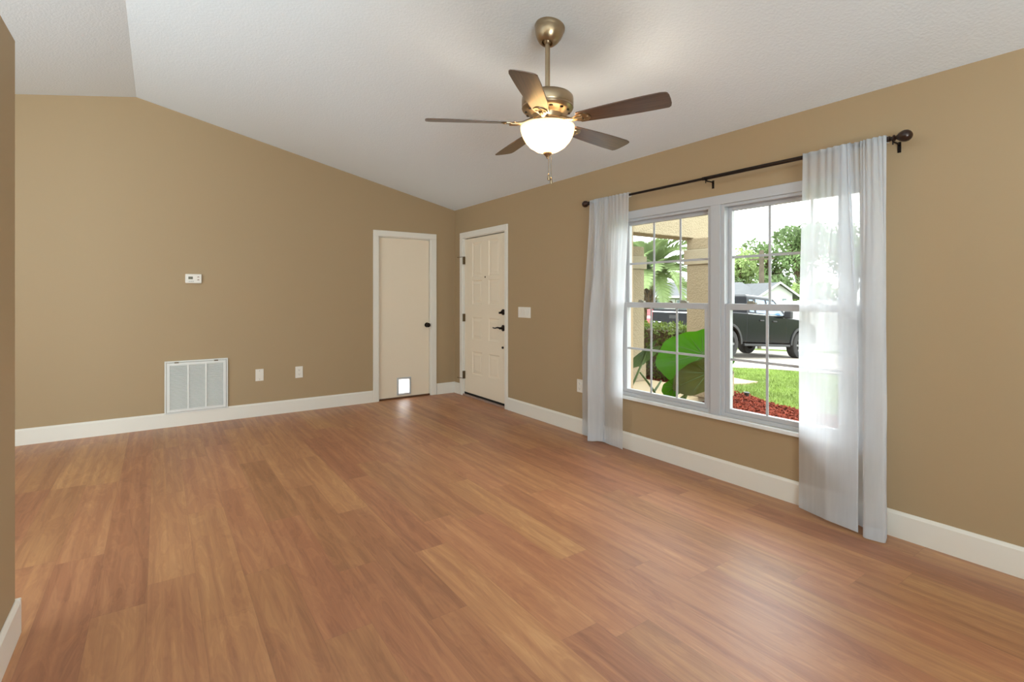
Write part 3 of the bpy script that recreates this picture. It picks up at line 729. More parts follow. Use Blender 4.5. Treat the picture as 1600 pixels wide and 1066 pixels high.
o = empty('power_outlet', (0, -2.480, 0.447), 'white duplex outlet on the window wall, half behind the left curtain', 'outlet')
b = MB(); b.box((-0.007, -0.038, -0.061), (0, 0.038, 0.061)); b.build('cover_plate', M['plate'], o, bevel=0.003); outlet(o, 'x')
o = empty('switch_plate', (0, -1.592, 1.116), 'white three-rocker light switch plate beside the front door', 'light switch')
b = MB(); b.box((-0.007, -0.112, -0.058), (0, 0.112, 0.058)); b.build('cover_plate', M['plate'], o, bevel=0.003)
for k in (-1, 0, 1):
    b = MB(); yy = k*0.060; b.prism([(-0.007, -0.034), (-0.0095, -0.034), (-0.0125, 0.034), (-0.007, 0.034)], 'y', yy-0.0165, yy+0.0165); b.build('rocker', M['plate'], o, bevel=0.001)
# thermostat
o = empty('thermostat', (-2.982, 0, 1.470), 'small beige wall thermostat with dark display on the far wall', 'thermostat')
b = MB(); b.prism([(-0.071, -0.047), (0.071, -0.047), (0.071, 0.047), (-0.071, 0.047)], 'y', -0.026, -0.003); b.build('body', M['plate'], o, bevel=0.008, seg=3)
b = MB(); b.box((-0.068, -0.004, -0.044), (0.068, 0, 0.044)); b.build('back_plate', M['plate'], o)
b = MB(); b.box((-0.044, -0.0272, -0.006), (-0.006, -0.0255, 0.020)); b.build('display', M['screen'], o)['label'] = 'dark olive display'
for zz in (0.017, -0.012):
    b = MB(); b.prism([(0.030, zz-0.004), (0.052, zz-0.004), (0.047, zz+0.006), (0.035, zz+0.006)], 'y', -0.029, -0.0255); b.build('button', M['thresh'], o, bevel=0.001)
b = MB()
for k in range(3): b.box((-0.042+k*0.016, -0.0275, -0.030), (-0.030+k*0.016, -0.0255, -0.025))
b.build('mode_switches', M['vent_in'], o)

# ------------------------------------------------------------------ outside: ground
GP = [(-20, -0.2), (5, -0.2), (7.5, -0.31), (9.2, -0.47), (10.4, -0.56), (14.1, -0.81), (20, -1.15), (35, -1.75), (160, -2.2)]
def gz(x):
    for (a, za), (c, zb) in zip(GP, GP[1:]):
        if x <= c: return za + (zb-za)*(x-a)/(c-a)
    return GP[-1][1]
def in_poly(x, y, poly):
    r = False; n = len(poly)
    for i in range(n):
        (x1, y1), (x2, y2) = poly[i], poly[(i+1) % n]
        if (y1 > y) != (y2 > y) and x < (x2-x1)*(y-y1)/(y2-y1)+x1: r = not r
    return r
xs = [0.2, 1, 2, 3, 4, 5, 6, 7.5, 9, 11, 13, 16, 20, 27, 35, 60, 100, 160]; ysg = [-80, -30, -12, -6, -3, 0, 3, 8, 20, 50, 120]
vs = [(x, y, gz(x)-0.012) for x in xs for y in ysg]; nY = len(ysg)
fs = [(i*nY+j, (i+1)*nY+j, (i+1)*nY+j+1, i*nY+j+1) for i in range(len(xs)-1) for j in range(nY-1)]
tag(raw_mesh('lawn', vs, fs, M['lawn_soil']), 'green front lawn ground outside the window', 'lawn', kind='structure')
# ground beside and behind the house
b = MB(); b.box((-12, 0.16, -0.3), (0.2, 14, -0.2)); tag(b.build('side_yard', M['concrete']), 'concrete pad behind the far wall', 'ground', kind='structure')
# porch slab, path, driveway
b = MB(); b.box((0.2, -1.75, -0.35), (3.45, 4.0, -0.10)); tag(b.build('porch_floor', M['path'], bevel=0.01), 'tan concrete porch floor outside the front door', 'porch floor', kind='structure')
PATH = [(3.45, -1.30), (4.3, -1.15), (4.66, -1.14), (4.87, -1.25), (5.23, -1.27), (5.22, -1.05), (5.27, -0.76), (4.6, -0.72), (3.45, -0.78)]
b = MB(); b.prism(PATH, 'z', -0.30, -0.185); tag(b.build('path_slab', M['path']), 'pale tan path crossing the lawn beyond the window', 'path', kind='structure')
e0, ed, en = Vector((7.75, 0.0)), Vector((0.842, -0.540)), Vector((0.540, 0.842))
vs, fs = [], []
NS, NN = 18, 14
for i in range(NS+1):
    for j in range(NN+1):
        p = e0 + ed*(-22+44*i/NS) + en*(9.7*j/NN); vs.append((p.x, p.y, gz(p.x)+0.012))
for i in range(NS):
    for j in range(NN): fs.append((i*(NN+1)+j, (i+1)*(NN+1)+j, (i+1)*(NN+1)+j+1, i*(NN+1)+j+1))
tag(raw_mesh('driveway', vs, fs, M['concrete']), 'pale concrete driveway under the black pickup', 'driveway', kind='structure')
MULCH = [(0.22, -1.78), (3.3, -1.76), (4.06, -1.45), (4.03, -1.55), (3.96, -1.84), (3.81, -2.07), (3.71, -2.27), (3.62, -2.45), (3.58, -2.73), (3.55, -3.4), (3.2, -4.6), (2.2, -6.0), (0.22, -7.0)]
b = MB(); b.prism(MULCH, 'z', -0.25, -0.195); tag(b.build('mulch_ground', M['mulch_base']), 'dark bed of soil under the red mulch', 'flower bed', kind='structure')
rnd = random.Random(11)
V_, F_ = [], []
def chip(c, l, wd, h, R_):
    k = len(V_)
    for sx, sy, sz in ((-1,-1,-1),(1,-1,-1),(1,1,-1),(-1,1,-1),(-1,-1,1),(1,-1,1),(1,1,1),(-1,1,1)):
        p = R_ @ Vector((sx*l, sy*wd*(1-0.35*sx), sz*h)); V_.append((c[0]+p.x, c[1]+p.y, c[2]+p.z))
    for f in ((3,2,1,0),(4,5,6,7),(0,1,5,4),(1,2,6,5),(2,3,7,6),(3,0,4,7)): F_.append(tuple(k+i for i in f))
n = 0
while n < 11000:
    x, y = rnd.uniform(0.3, 4.1), rnd.uniform(-4.8, -1.4)
    if x < 2.3 and rnd.random() < 0.4: continue
    if not in_poly(x, y, MULCH): continue
    chip((x, y, -0.19+rnd.uniform(0, 0.018)), rnd.uniform(0.012, 0.035), rnd.uniform(0.004, 0.011), rnd.uniform(0.002, 0.005), Euler((rnd.gauss(0, 0.4), rnd.gauss(0, 0.4), rnd.uniform(0, 6.3))).to_matrix()); n += 1
for _ in range(1500):   # mulch at the foot of the hedge
    x, y = rnd.uniform(3.5, 4.8), rnd.uniform(-0.70, 1.2)
    chip((x, y, -0.16+rnd.uniform(0, 0.02)), rnd.uniform(0.015, 0.04), rnd.uniform(0.006, 0.014), 0.004, Euler((rnd.gauss(0, 0.4), rnd.gauss(0, 0.4), rnd.uniform(0, 6.3))).to_matrix())
tag(raw_mesh('mulch', V_, F_, M['mulch']), 'red bark mulch chips covering the flower bed under the window', 'mulch', kind='stuff')
V_, F_ = [], []
n = 0
while n < 42000:
    x, y = rnd.uniform(3.4, 8.6), rnd.uniform(-3.6, 0.8)
    if in_poly(x, y, MULCH) or in_poly(x, y, PATH) or (Vector((x, y))-e0).dot(en) > 0 or x < 3.45: continue
    h = rnd.uniform(0.025, 0.055); a = rnd.uniform(0, 6.28); wd = 0.004
    z = gz(x)-0.012; k = len(V_); lx, ly = rnd.gauss(0, 0.018), rnd.gauss(0, 0.018)
    V_ += [(x-math.cos(a)*wd, y-math.sin(a)*wd, z), (x+math.cos(a)*wd, y+math.sin(a)*wd, z), (x+lx, y+ly, z+h)]; F_.append((k, k+1, k+2)); n += 1
tag(raw_mesh('grass', V_, F_, M['grass']), 'short green grass blades growing on the front lawn', 'grass', kind='stuff')

# ------------------------------------------------------------------ porch
def column(y0, y1, x0, x1, label):
    o = empty('porch_column', ((x0+x1)/2, (y0+y1)/2, -0.10), label, 'column', 'stucco porch columns')
    c = o.location
    def bx(name, g, za, zb, m, bev=0.012):
        b = MB(); b.box((x0-g-c.x, y0-g-c.y, za-c.z), (x1+g-c.x, y1+g-c.y, zb-c.z)); b.build(name, m, o, bevel=bev)
    bx('plinth', 0.022, -0.10, 0.25, M['stucco']); bx('shaft', 0.0, 0.25, 1.73, M['stucco']); bx('capital_band', 0.03, 1.73, 1.94, M['stucco_light']); bx('upper_shaft', 0.0, 1.94, 2.10, M['stucco'])
column(-1.98, -1.55, 2.87, 3.30, 'tan stucco porch column nearer the driveway, right of the palm')
column(-0.42, 0.01, 2.87, 3.30, 'tan stucco porch column left of the palm, partly behind the left curtain')
b = MB(); b.box((0.2, -1.66, 2.10), (3.36, -1.38, 2.80)); tag(b.build('porch_beam', M['stucco'], bevel=0.012), 'tan stucco porch beam spanning from house to column', 'beam')
b = MB(); b.box((2.87, -1.37, 2.34), (3.30, 4.0, 2.80)); tag(b.build('porch_header', M['stucco'], bevel=0.012), 'tan stucco header across the porch front', 'beam')
b = MB(); b.box((0.2, -1.72, 2.80), (3.7, 4.0, 2.92)); tag(b.build('porch_roof', M['stucco_light']), 'cream porch roof over the front door', 'roof', kind='structure')
b = MB(); b.box((0.2, -9.2, 2.36), (0.80, -1.72, 2.50)); tag(b.build('eave_soffit', M['stucco_light']), 'cream eave above the window outside', 'eave', kind='structure')
# twin flood light under the eave
o = empty('flood_light', (0.50, -4.155, 2.36), 'beige twin-head flood light hanging under the eave outside the window', 'outdoor light')
b = MB(); b.lathe([(0, 0), (0.05, 0), (0.05, -0.02), (0.02, -0.03), (0.014, -0.25), (0.03, -0.27), (0.03, -0.30), (0, -0.30)], None, 16); b.build('mount', M['flood'], o, smooth=True)
for s in (1, -1):
    b = MB(); m = Matrix.Translation((0, s*0.02, -0.285)) @ Euler((-s*1.75, 0, 0)).to_matrix().to_4x4()
    b.lathe([(0, 0), (0.02, 0), (0.022, 0.02), (0.045, 0.07), (0.052, 0.10), (0.048, 0.10), (0.0, 0.085)], m, 18); b.build('lamp_head', M['flood'], o, smooth=True)
# solar stake light
o = empty('solar_light', (3.85, -1.87, -0.2), 'small black solar stake light at the edge of the mulch bed', 'garden light')
b = MB(); b.tube([(0, 0, 0), (0, 0, 0.02)], 0.012, 8); b.build('stake', M['solar'], o)
b = MB(); b.lathe([(0, 0.01), (0.028, 0.015), (0.034, 0.06), (0.044, 0.062), (0.042, 0.074), (0, 0.084)], None, 16); b.build('lantern', M['solar'], o, smooth=True)

# ------------------------------------------------------------------ plants
def leafcloud(n, shape, size, seed, flat=0.0):
    """many small leaf quads scattered where shape() says"""
    rnd = random.Random(seed); V, F = [], []
    while len(F) < n:
        p, nr = shape(rnd)
        a = Vector((rnd.gauss(0, 1), rnd.gauss(0, 1), rnd.gauss(0, 1))).normalized()
        nn = (a*0.8 + nr*0.8).normalized()
        t = nn.cross(Vector((rnd.gauss(0, 1), rnd.gauss(0, 1), rnd.gauss(0, 1)))).normalized(); u = nn.cross(t)
        s = size*rnd.uniform(0.6, 1.3); k = len(V)
        V += [p - t*s, p + u*s*0.45 + nn*s*0.08, p + t*s, p - u*s*0.45 + nn*s*0.08]; F.append((k, k+1, k+2, k+3))
    return [tuple(v) for v in V], F
def blob_shape(blobs):
    tot = sum(b[1]**2 for b in blobs)
    def f(rnd):
        r = rnd.uniform(0, tot)
        for c, R_, sq in blobs:
            r -= R_**2
            if r <= 0: break
        d = Vector((rnd.gauss(0, 1), rnd.gauss(0, 1), rnd.gauss(0, 1))).normalized()
        return Vector(c) + Vector((d.x, d.y, d.z*sq))*R_*rnd.uniform(0.75, 1.05), d
    return f
# hedge beyond the porch
o = empty('hedge', (4.1, 0.30, -0.2), 'clipped leafy green hedge growing beyond the porch columns', 'hedge')
def hs(rnd):
    x, y, z = rnd.uniform(-0.42, 0.42), rnd.uniform(-1.0, 1.2), rnd.uniform(0.1, 0.98)
    k = rnd.random()
    if k < 0.4: z = 0.93 + rnd.uniform(-0.05, 0.07) + 0.03*math.sin(y*9)
    elif k < 0.7: x = -0.42 + rnd.uniform(-0.05, 0.04)
    else: y = -1.0 + rnd.uniform(-0.06, 0.04)
    return Vector((x, y, z)), Vector((x, y*0.4, z-0.4)).normalized()
V, F = leafcloud(4200, hs, 0.036, 5); raw_mesh('foliage', V, F, M['hedge'], o)
b = MB(); b.box((-0.40, -0.96, 0.12), (0.40, 1.16, 0.90)); b.build('inner_twigs', M['bark'], o)
for k in range(7):
    b = MB(); b.tube([(random.uniform(-.1, .1), -0.9+0.3*k, 0.0), (random.uniform(-.2, .2), -0.9+0.3*k, 0.3)], 0.02, 6)
    b.build('stem', M['bark'], o)

# big-leaf taro under the window
taro = empty('elephant_ear_plant', (1.15, -2.75, -0.195), 'elephant-ear plant with one huge glowing green leaf outside the window', 'plant')
tl = taro.location
CF = Vector((math.sin(YAW), math.cos(YAW), 0)); CR = Vector((math.cos(YAW), -math.sin(YAW), 0))
def heart(L, W, cen, ax, side, m, cup=0.12, name='leaf', wav=0.02, seed=0, ribs=9):
    """heart-shaped leaf: ax runs from stalk notch to tip, side across; ridged along its veins"""
    ax, side = Vector(ax).normalized(), Vector(side).normalized(); nn = ax.cross(side).normalized()
    bm = bmesh.new(); rows = []
    N, K = 30, 64
    for j in range(N+1):
        q = j/N; row = []
        for k in range(K+1):
            th = -PI + 2*PI*k/K
            # outline radius from stalk point, th=0 to the tip
            rr = 0.60 + 0.34*math.cos(th)**2*(1 if math.cos(th) > 0 else 0.25) + 0.06*math.cos(2*th)
            if abs(th) > 2.62: rr *= 0.25 + 0.75*(1-min(1, (abs(th)-2.62)/0.5))
            rr *= 1 + wav*math.sin(th*11+seed)
            a = math.cos(th)*rr*q*L; s_ = math.sin(th)*rr*q*W
            z = -cup*(q*q)*L*(0.6+0.4*math.sin(th)**2) + 0.010*L*math.cos(th*ribs*2)*q*(1-0.3*q) + wav*0.6*L*q*q*math.sin(th*7+seed)
            row.append(bm.verts.new(Vector(cen) - tl + ax*a + side*s_ + nn*z))
        rows.append(row)
    for j in range(N):
        for k in range(K): bm.faces.new((rows[j][k], rows[j][k+1], rows[j+1][k+1], rows[j+1][k]))
    bmesh.ops.remove_doubles(bm, verts=bm.verts, dist=1e-5)
    b = MB(); b.bm.free(); b.bm = bm
    lf = b.build(name, m, taro, smooth=True)
    b = MB()
    for i in range(ribs):
        th = -2.35 + 4.7*i/(ribs-1)
        rr = 0.9*(0.60 + 0.34*math.cos(th)**2*(1 if math.cos(th) > 0 else 0.25) + 0.06*math.cos(2*th))
        pts = []
        for q in (0, 0.3, 0.6, 0.9):
            z = -cup*(q*q)*L*(0.6+0.4*math.sin(th)**2)
            pts.append(Vector(cen)-tl + ax*math.cos(th)*rr*q*L + side*math.sin(th)*rr*q*W + nn*(z))
        b.tube(pts, [0.004, 0.003, 0.002, 0.001], 6)
    b.build('veins', M['stem'], lf, smooth=True)
    return lf
def stalk(pts, r0=0.014, r1=0.008):
    b = MB(); n = len(pts)
    b.tube([Vector(p)-tl for p in pts], [r0+(r1-r0)*i/(n-1) for i in range(n)], 8); b.build('stalk', M['stem'], taro, smooth=True)

UP = Vector((0, 0, 1))
heart(0.50, 0.42, (1.120, -3.024, 0.728), -CR*0.95 - UP*0.22 - CF*0.15, UP*0.95 - CR*0.2 + CF*0.25, M['taro'], 0.10, seed=1.0)
heart(0.37, 0.25, (0.945, -3.200, 0.575), -CR*0.88 - UP*0.36 - CF*0.10, UP*0.80 - CR*0.30 + CF*0.35, M['taro_old'], 0.14, seed=2.3)
heart(0.24, 0.16, (0.905, -2.507, 0.725), -CR*0.75 - UP*0.65, UP*0.5 - CR*0.5 - CF*0.5, M['stem'], 0.16, seed=4.0)
heart(0.13, 0.14, (0.690, -3.026, 0.445), -CR*0.8 - UP*0.55, UP*0.6 - CR*0.4 + CF*0.5, M['taro'], 0.12, seed=5.0)
G0 = (0.80, -2.86, -0.19)
stalk([(1.120, -3.024, 0.728), (1.10, -2.96, 0.60), (1.02, -2.92, 0.35), (0.90, -2.88, 0.10), G0], 0.010, 0.022)
stalk([(0.945, -3.200, 0.575), (0.92, -3.17, 0.50), (0.72, -3.09, 0.36), (0.62, -3.03, 0.26), (0.66, -2.95, -0.02), G0], 0.008, 0.018)
stalk([(0.905, -2.507, 0.725), (0.85, -2.505, 0.62), (0.72, -2.52, 0.46), (0.60, -2.54, 0.33), (0.58, -2.66, 0.05), (0.72, -2.82, -0.19)], 0.009, 0.016)
stalk([(0.690, -3.026, 0.445), (0.66, -2.98, 0.33), (0.70, -2.92, 0.05), G0], 0.008, 0.014)
stalk([(0.769, -2.537, 0.515), (0.775, -2.63, 0.43), (0.775, -2.715, 0.345), (0.79, -2.80, 0.05), G0], 0.010, 0.014)
stalk([(0.946, -2.66, 0.43), (0.86, -2.69, 0.39), (0.770, -2.715, 0.345)], 0.009, 0.012)

# palm beyond the porch
palm = empty('palm_tree', (14.1, 8.6, -0.83), 'feathery pale green palm across the driveway, seen between the porch columns', 'palm tree'); palm.scale = (1.6, 1.6, 1.6)
b = MB(); b.tube([(0, 0, 0), (0.01, 0.01, 0.6), (0, 0, 1.2), (0.01, 0, 1.95)], [0.15, 0.12, 0.12, 0.10], 12); b.build('trunk', M['bark'], palm, smooth=True)
rnd = random.Random(21)
b = MB()
for k in range(60):
    a = k*2.4; z = 0.35 + 1.5*k/60; d = Vector((math.cos(a), math.sin(a), 0)); p = Vector((0, 0, z)) + d*0.10
    b.tube([p, p+d*0.07+UP*0.12, p+d*0.14+UP*0.22], [0.035, 0.022, 0.006], 5)
b.build('old_leaf_bases', M['palm_dead'], palm)
def frond(a, el, Lf, droop):
    d = Vector((math.cos(a), math.sin(a), 0)); side = Vector((-math.sin(a), math.cos(a), 0))
    pts = []; p = Vector((0, 0, 1.93)) + d*0.05; ang = el; n = 14
    for i in range(n+1):
        pts.append(p.copy()); p = p + (d*math.cos(ang) + UP*math.sin(ang))*(Lf/n); ang -= droop/n*(0.5+i/n)
    b = MB(); b.tube(pts, [0.014*(1-i/n)+0.003 for i in range(n+1)], 6); fr = b.build('frond', M['frond'], palm, smooth=True)
    V, F = [], []
    for i in range(6, 66):
        q = i/66*n; j = min(n-1, int(q)); c = pts[j].lerp(pts[j+1], q-j); t = (pts[j+1]-pts[j]).normalized()
        ll = 0.42*math.sin(PI*(0.16+0.8*i/66))+0.05
        nn = side.cross(t)
        for s in (-1, 1):
            dr = (t*0.75 + side*s*0.8 + nn*0.30*(1 if nn.z > 0 else -1)).normalized(); e = c + dr*ll - UP*0.10*ll
            k = len(V); wv = t*0.010
            V += [tuple(c-wv), tuple(c+wv), tuple(c+dr*ll*0.5+wv*1.1), tuple(e), tuple(c+dr*ll*0.5-wv*1.1)]; F.append((k, k+1, k+2, k+3, k+4))
    raw_mesh('leaflets', V, F, M['frond'], fr)
for k in range(46):
    frond(k*2.39996, 1.45 - 1.75*k/46 + rnd.uniform(-.08, .08), rnd.uniform(1.25, 1.7), rnd.uniform(1.1, 1.9))

# ------------------------------------------------------------------ pickup truck
TH = math.radians(-2); PITCH = math.atan(0.068)
truck = empty('pickup_truck', (9.235, 3.63, -0.462), 'black crew-cab pickup truck parked on the driveway, tail toward the porch', 'truck', rot=(0, PITCH, TH)); truck.scale = (1.05, 1.05, 1.05)
def arch(cx, a0, a1, r=0.52, n=14): return [(cx + r*math.cos(math.radians(a0+(a1-a0)*i/n)), 0.41 + r*math.sin(math.radians(a0+(a1-a0)*i/n))) for i in range(n+1)]
prof = [(0.02, 0.66), (0.0, 0.95), (0.02, 1.30), (1.98, 1.31), (2.4, 1.30), (4.15, 1.27), (5.0, 1.22), (5.70, 1.12), (5.87, 0.98), (5.9, 0.62), (5.75, 0.48)] + arch(4.9, 8, 172) + [(4.30, 0.46), (1.80, 0.46)] + arch(1.2, 6, 165) + [(0.40, 0.62)]
b = MB(); b.prism(prof, 'y', -0.97, 0.97); b.build('body', M['truck'], truck, bevel=0.03, seg=3)
def cabp(x, z, y=-1): # point on the slanted cab side
    t = (z-1.27)/0.61; return Vector((x, y*(0.935-0.17*t), z))
b = MB()
bt = [(2.02, 1.27), (4.30, 1.26)]; 
lo = [Vector((2.00, -.935, 1.27)), Vector((4.32, -.935, 1.25)), Vector((4.32, .935, 1.25)), Vector((2.00, .935, 1.27))]
mid = [Vector((2.16, -.79, 1.80)), Vector((3.62, -.79, 1.80)), Vector((3.62, .79, 1.80)), Vector((2.16, .79, 1.80))]
hi = [Vector((2.28, -.70, 1.87)), Vector((3.45, -.70, 1.87)), Vector((3.45, .70, 1.87)), Vector((2.28, .70, 1.87))]
rg = [[b.bm.verts.new(p) for p in r_] for r_ in (lo, mid, hi)]
for i in range(2):
    for k in range(4): b.bm.faces.new((rg[i][k], rg[i][(k+1)%4], rg[i+1][(k+1)%4], rg[i+1][k]))
b.bm.faces.new(rg[2]); b.bm.faces.new(rg[0][::-1])
b.build('cab', M['truck'], truck, bevel=0.035, seg=3)
def side_win(poly, y):
    b = MB(); vs_ = []
    for x, z in poly:
        t = (z-1.27)/0.53; vs_.append(Vector((x, y*(0.935-0.145*t+0.004), z)))
    b.face(vs_ if y < 0 else vs_[::-1])
    r = bmesh.ops.extrude_face_region(b.bm, geom=list(b.bm.faces)); bmesh.ops.translate(b.bm, verts=[g for g in r['geom'] if isinstance(g, bmesh.types.BMVert)], vec=(0, 0.012*(1 if y < 0 else -1), 0))
    b.build('side_window', M['car_glass'], truck)
for y in (-1, 1):
    side_win([(2.52, 1.34), (3.08, 1.33), (3.08, 1.74), (2.62, 1.75)], y)
    side_win([(3.18, 1.33), (4.02, 1.31), (3.92, 1.39), (3.56, 1.73), (3.18, 1.74)], y)
    side_win([(2.20, 1.36), (2.42, 1.35), (2.46, 1.72), (2.28, 1.72)], y)
    # trim, handles, mirror, flares
    b = MB(); b.box((2.05, y*0.94, 1.285), (4.2, y*0.975, 1.305)); b.build('belt_moulding', M['chrome'], truck, bevel=0.004)['label'] = 'bright moulding under the side windows'
    for hx in (2.62, 3.30):
        b = MB(); b.box((hx, y*0.96, 1.10), (hx+0.20, y*1.0, 1.14)); b.build('door_handle', M['trim_black'], truck, bevel=0.01)
    b = MB(); b.box((3.86, y*0.95, 1.28), (3.98, y*1.02, 1.34)); b.box((3.84, y*1.0, 1.24), (3.98, y*1.22, 1.46)); b.build('side_mirror', M['trim_black'], truck, bevel=0.03, seg=3)
    b = MB(); b.box((1.85, y*0.90, 0.36), (4.25, y*1.02, 0.43)); b.build('running_board', M['trim_black'], truck, bevel=0.015)
    for cx in (1.2, 4.9):
        out = [(cx + 0.58*math.cos(math.radians(a)), 0.41+0.58*math.sin(math.radians(a))) for a in range(0, 181, 12)]
        inn = [(cx + 0.50*math.cos(math.radians(a)), 0.41+0.50*math.sin(math.radians(a))) for a in range(180, -1, -12)]
        b = MB(); b.prism(out+inn, 'y', y*0.93, y*1.0); b.build('fender_flare', M['trim_black'], truck, bevel=0.01)
    for sx in (2.0, 3.13, 4.08):
        b = MB(); b.box((sx-0.004, y*0.965, 0.52), (sx+0.004, y*0.9725, 1.29)); b.build('door_seam', M['black_gap'], truck)
def wheel(x, y):
    m = Matrix.Translation((x, y, 0.41)) @ Matrix.Rotation(PI/2, 4, 'X')
    b = MB(); b.lathe([(0.24, -0.13), (0.34, -0.135), (0.395, -0.12), (0.41, -0.09), (0.41, 0.09), (0.395, 0.12), (0.34, 0.135), (0.24, 0.13)], m, 36, closed=True)
    wv = b.build('wheel', M['tire'], truck, smooth=True)
    b = MB(); s = 1 if y < 0 else -1
    b.lathe([(0.245, -0.12*1), (0.245, 0.12), (0.225, 0.125), (0.21, 0.10), (0.08, 0.075), (0.06, 0.10), (0, 0.10)] if s > 0 else [(0.245, 0.12), (0.245, -0.12), (0.225, -0.125), (0.21, -0.10), (0.08, -0.075), (0.06, -0.10), (0, -0.10)], m, 30)
    rm = b.build('rim', M['trim_black'], wv, smooth=True)
    b = MB()
    for k in range(6):
        a = 2*PI*k/6; mm = Matrix.Translation((x, y, 0.41)) @ Matrix.Rotation(a, 4, 'Y')
        yy = -s*0.098; q = MB(); 
        for sg in (1,):
            v = [mm @ Vector(p) for p in ((0.05, yy-0.015, -0.035), (0.225, yy-0.02, -0.028), (0.225, yy-0.02, 0.028), (0.05, yy-0.015, 0.035), (0.05, yy+0.02, -0.035), (0.225, yy+0.02, -0.028), (0.225, yy+0.02, 0.028), (0.05, yy+0.02, 0.035))]
            vv_ = [b.bm.verts.new(p) for p in v]
            for f in ((3,2,1,0),(4,5,6,7),(0,1,5,4),(1,2,6,5),(2,3,7,6),(3,0,4,7)): b.bm.faces.new([vv_[i] for i in f])
    b.build('spokes', M['rim'], wv)
for x in (1.2, 4.9):
    for y in (-0.86, 0.86): wheel(x, y)
b = MB(); b.tube([(1.2, -0.75, 0.41), (1.2, 0.75, 0.41)], 0.06, 10); b.tube([(4.9, -0.75, 0.41), (4.9, 0.75, 0.41)], 0.06, 10); b.box((0.3, -0.5, 0.50), (5.5, -0.4, 0.62)); b.box((0.3, 0.4, 0.50), (5.5, 0.5, 0.62)); b.box((0.8, -0.6, 0.55), (5.6, 0.6, 0.75))
b.build('chassis', M['trim_black'], truck)
b = MB(); b.box((-0.012, -0.76, 0.72), (0.01, 0.76, 1.28)); tg = b.build('tailgate', M['truck'], truck, bevel=0.01)
b = MB(); b.box((-0.022, -0.76, 1.195), (-0.010, 0.76, 1.225)); b.build('tailgate_strip', M['chrome'], tg)['label'] = 'bright strip along the top of the tailgate'
b = MB(); b.box((-0.03, -0.14, 1.02), (-0.010, 0.14, 1.12)); b.build('tailgate_handle', M['trim_black'], tg, bevel=0.01)
b = MB()
for k in range(7): b.box((-0.017, 0.70-k*0.045, 0.90), (-0.010, 0.672-k*0.045, 0.925))
b.build('badge', M['chrome'], tg)['label'] = 'small chrome badge'
for y in (-1, 1):
    b = MB(); b.box((-0.02, y*0.775, 0.80), (0.14, y*0.985, 1.27)); tlp = b.build('taillight', M['taillight'], truck, bevel=0.02, seg=3)
    b = MB(); b.box((-0.025, y*0.80, 1.0), (0.0, y*0.965, 1.07)); b.build('reverse_lamp', M['vinyl'], tlp)
b = MB(); b.box((-0.16, -0.92, 0.50), (0.06, -0.30, 0.70)); b.box((-0.16, 0.30, 0.50), (0.06, 0.92, 0.70)); b.box((-0.14, -0.30, 0.48), (0.06, 0.30, 0.64)); b.build('rear_bumper', M['chrome'], truck, bevel=0.02)
b = MB(); b.box((5.80, -0.92, 0.46), (6.02, 0.92, 0.66)); b.build('front_bumper', M['trim_black'], truck, bevel=0.03)

# ------------------------------------------------------------------ across the street
hs_root = empty('neighbour_house', (32.84, 18.77, -1.70), 'white and sage house with grey shingle roof and wreath on its door, across the street', 'house', rot=(0, 0, -YAW))
def hb(b, name, m, parent=hs_root, **k): return b.build(name, m, parent, **k)
g = 1.70
b = MB(); b.box((-9.0, 0.0, -0.3), (4.3, 7.0, g+1.30)); hb(b, 'wall', M['house_green'])
b = MB(); b.prism([(-0.5, g+1.28), (3.5, g+2.45), (7.5, g+1.28), (7.5, g+1.20), (3.5, g+2.36), (-0.5, g+1.20)], 'x', -9.4, 4.6); hb(b, 'roof', M['house_roof'])
b = MB(); b.box((-9.4, -0.56, g+1.10), (4.6, -0.48, g+1.28)); hb(b, 'fascia', M['house_wall'])
b = MB(); b.prism([(3.9, -0.3), (6.2, -0.3), (6.2, g+1.42), (5.1, g+2.22), (3.9, g+1.42)], 'y', -1.6, 5.0); hb(b, 'gable_wing', M['house_wall'])
b = MB(); b.prism([(3.35, g+1.14), (5.1, g+2.32), (6.75, g+1.14), (6.75, g+1.02), (5.1, g+2.20), (3.35, g+1.02)], 'y', -1.9, 5.2); hb(b, 'wing_roof', M['house_roof'])
b = MB(); b.prism([(3.30, g+1.16), (5.1, g+2.37), (6.80, g+1.16), (6.80, g+1.00), (5.1, g+2.22), (3.30, g+1.00)], 'y', -1.96, -1.9); hb(b, 'barge_board', M['fence'])
b = MB(); b.box((5.35, -1.64, g+0.75), (5.75, -1.60, g+1.10)); f = hb(b, 'window', M['fence']); b = MB(); b.box((5.40, -1.66, g+0.80), (5.70, -1.64, g+1.05)); hb(b, 'window_pane', M['house_glass'], f)
for wx in (-5.7, -4.1, -2.3, 0.8):
    b = MB(); b.box((wx, -0.05, g-0.15), (wx+0.9, 0.0, g+0.95)); f = hb(b, 'window', M['fence']); b = MB(); b.box((wx+0.06, -0.07, g-0.08), (wx+0.84, -0.05, g+0.90)); hb(b, 'window_pane', M['house_glass'], f)
b = MB(); b.box((-3.2, -0.06, -0.1), (-2.4, 0.0, g+1.0)); f = hb(b, 'front_door', M['house_wall'])
b = MB(); b.lathe([(0.20 + 0.06*math.cos(t), 0.06*math.sin(t)) for t in [2*PI*k/10 for k in range(10)]], Matrix.Translation((-2.8, -0.12, g+0.62)) @ Matrix.Rotation(PI/2, 4, 'X'), 20, closed=True); hb(b, 'wreath', M['bark'], f)['label'] = 'round brown wreath on the door'
fen = empty('white_fence', (22.2, 4.2, -1.2), 'white board fence behind the pickup across the street', 'fence', rot=(0, 0, -YAW))
b = MB()
for k in range(60): b.box((-6+k*0.2, 0, 0.0), (-6+k*0.2+0.19, 0.03, 2.25+0.03*((k*7)%3)))
b.build('boards', M['fence'], fen)
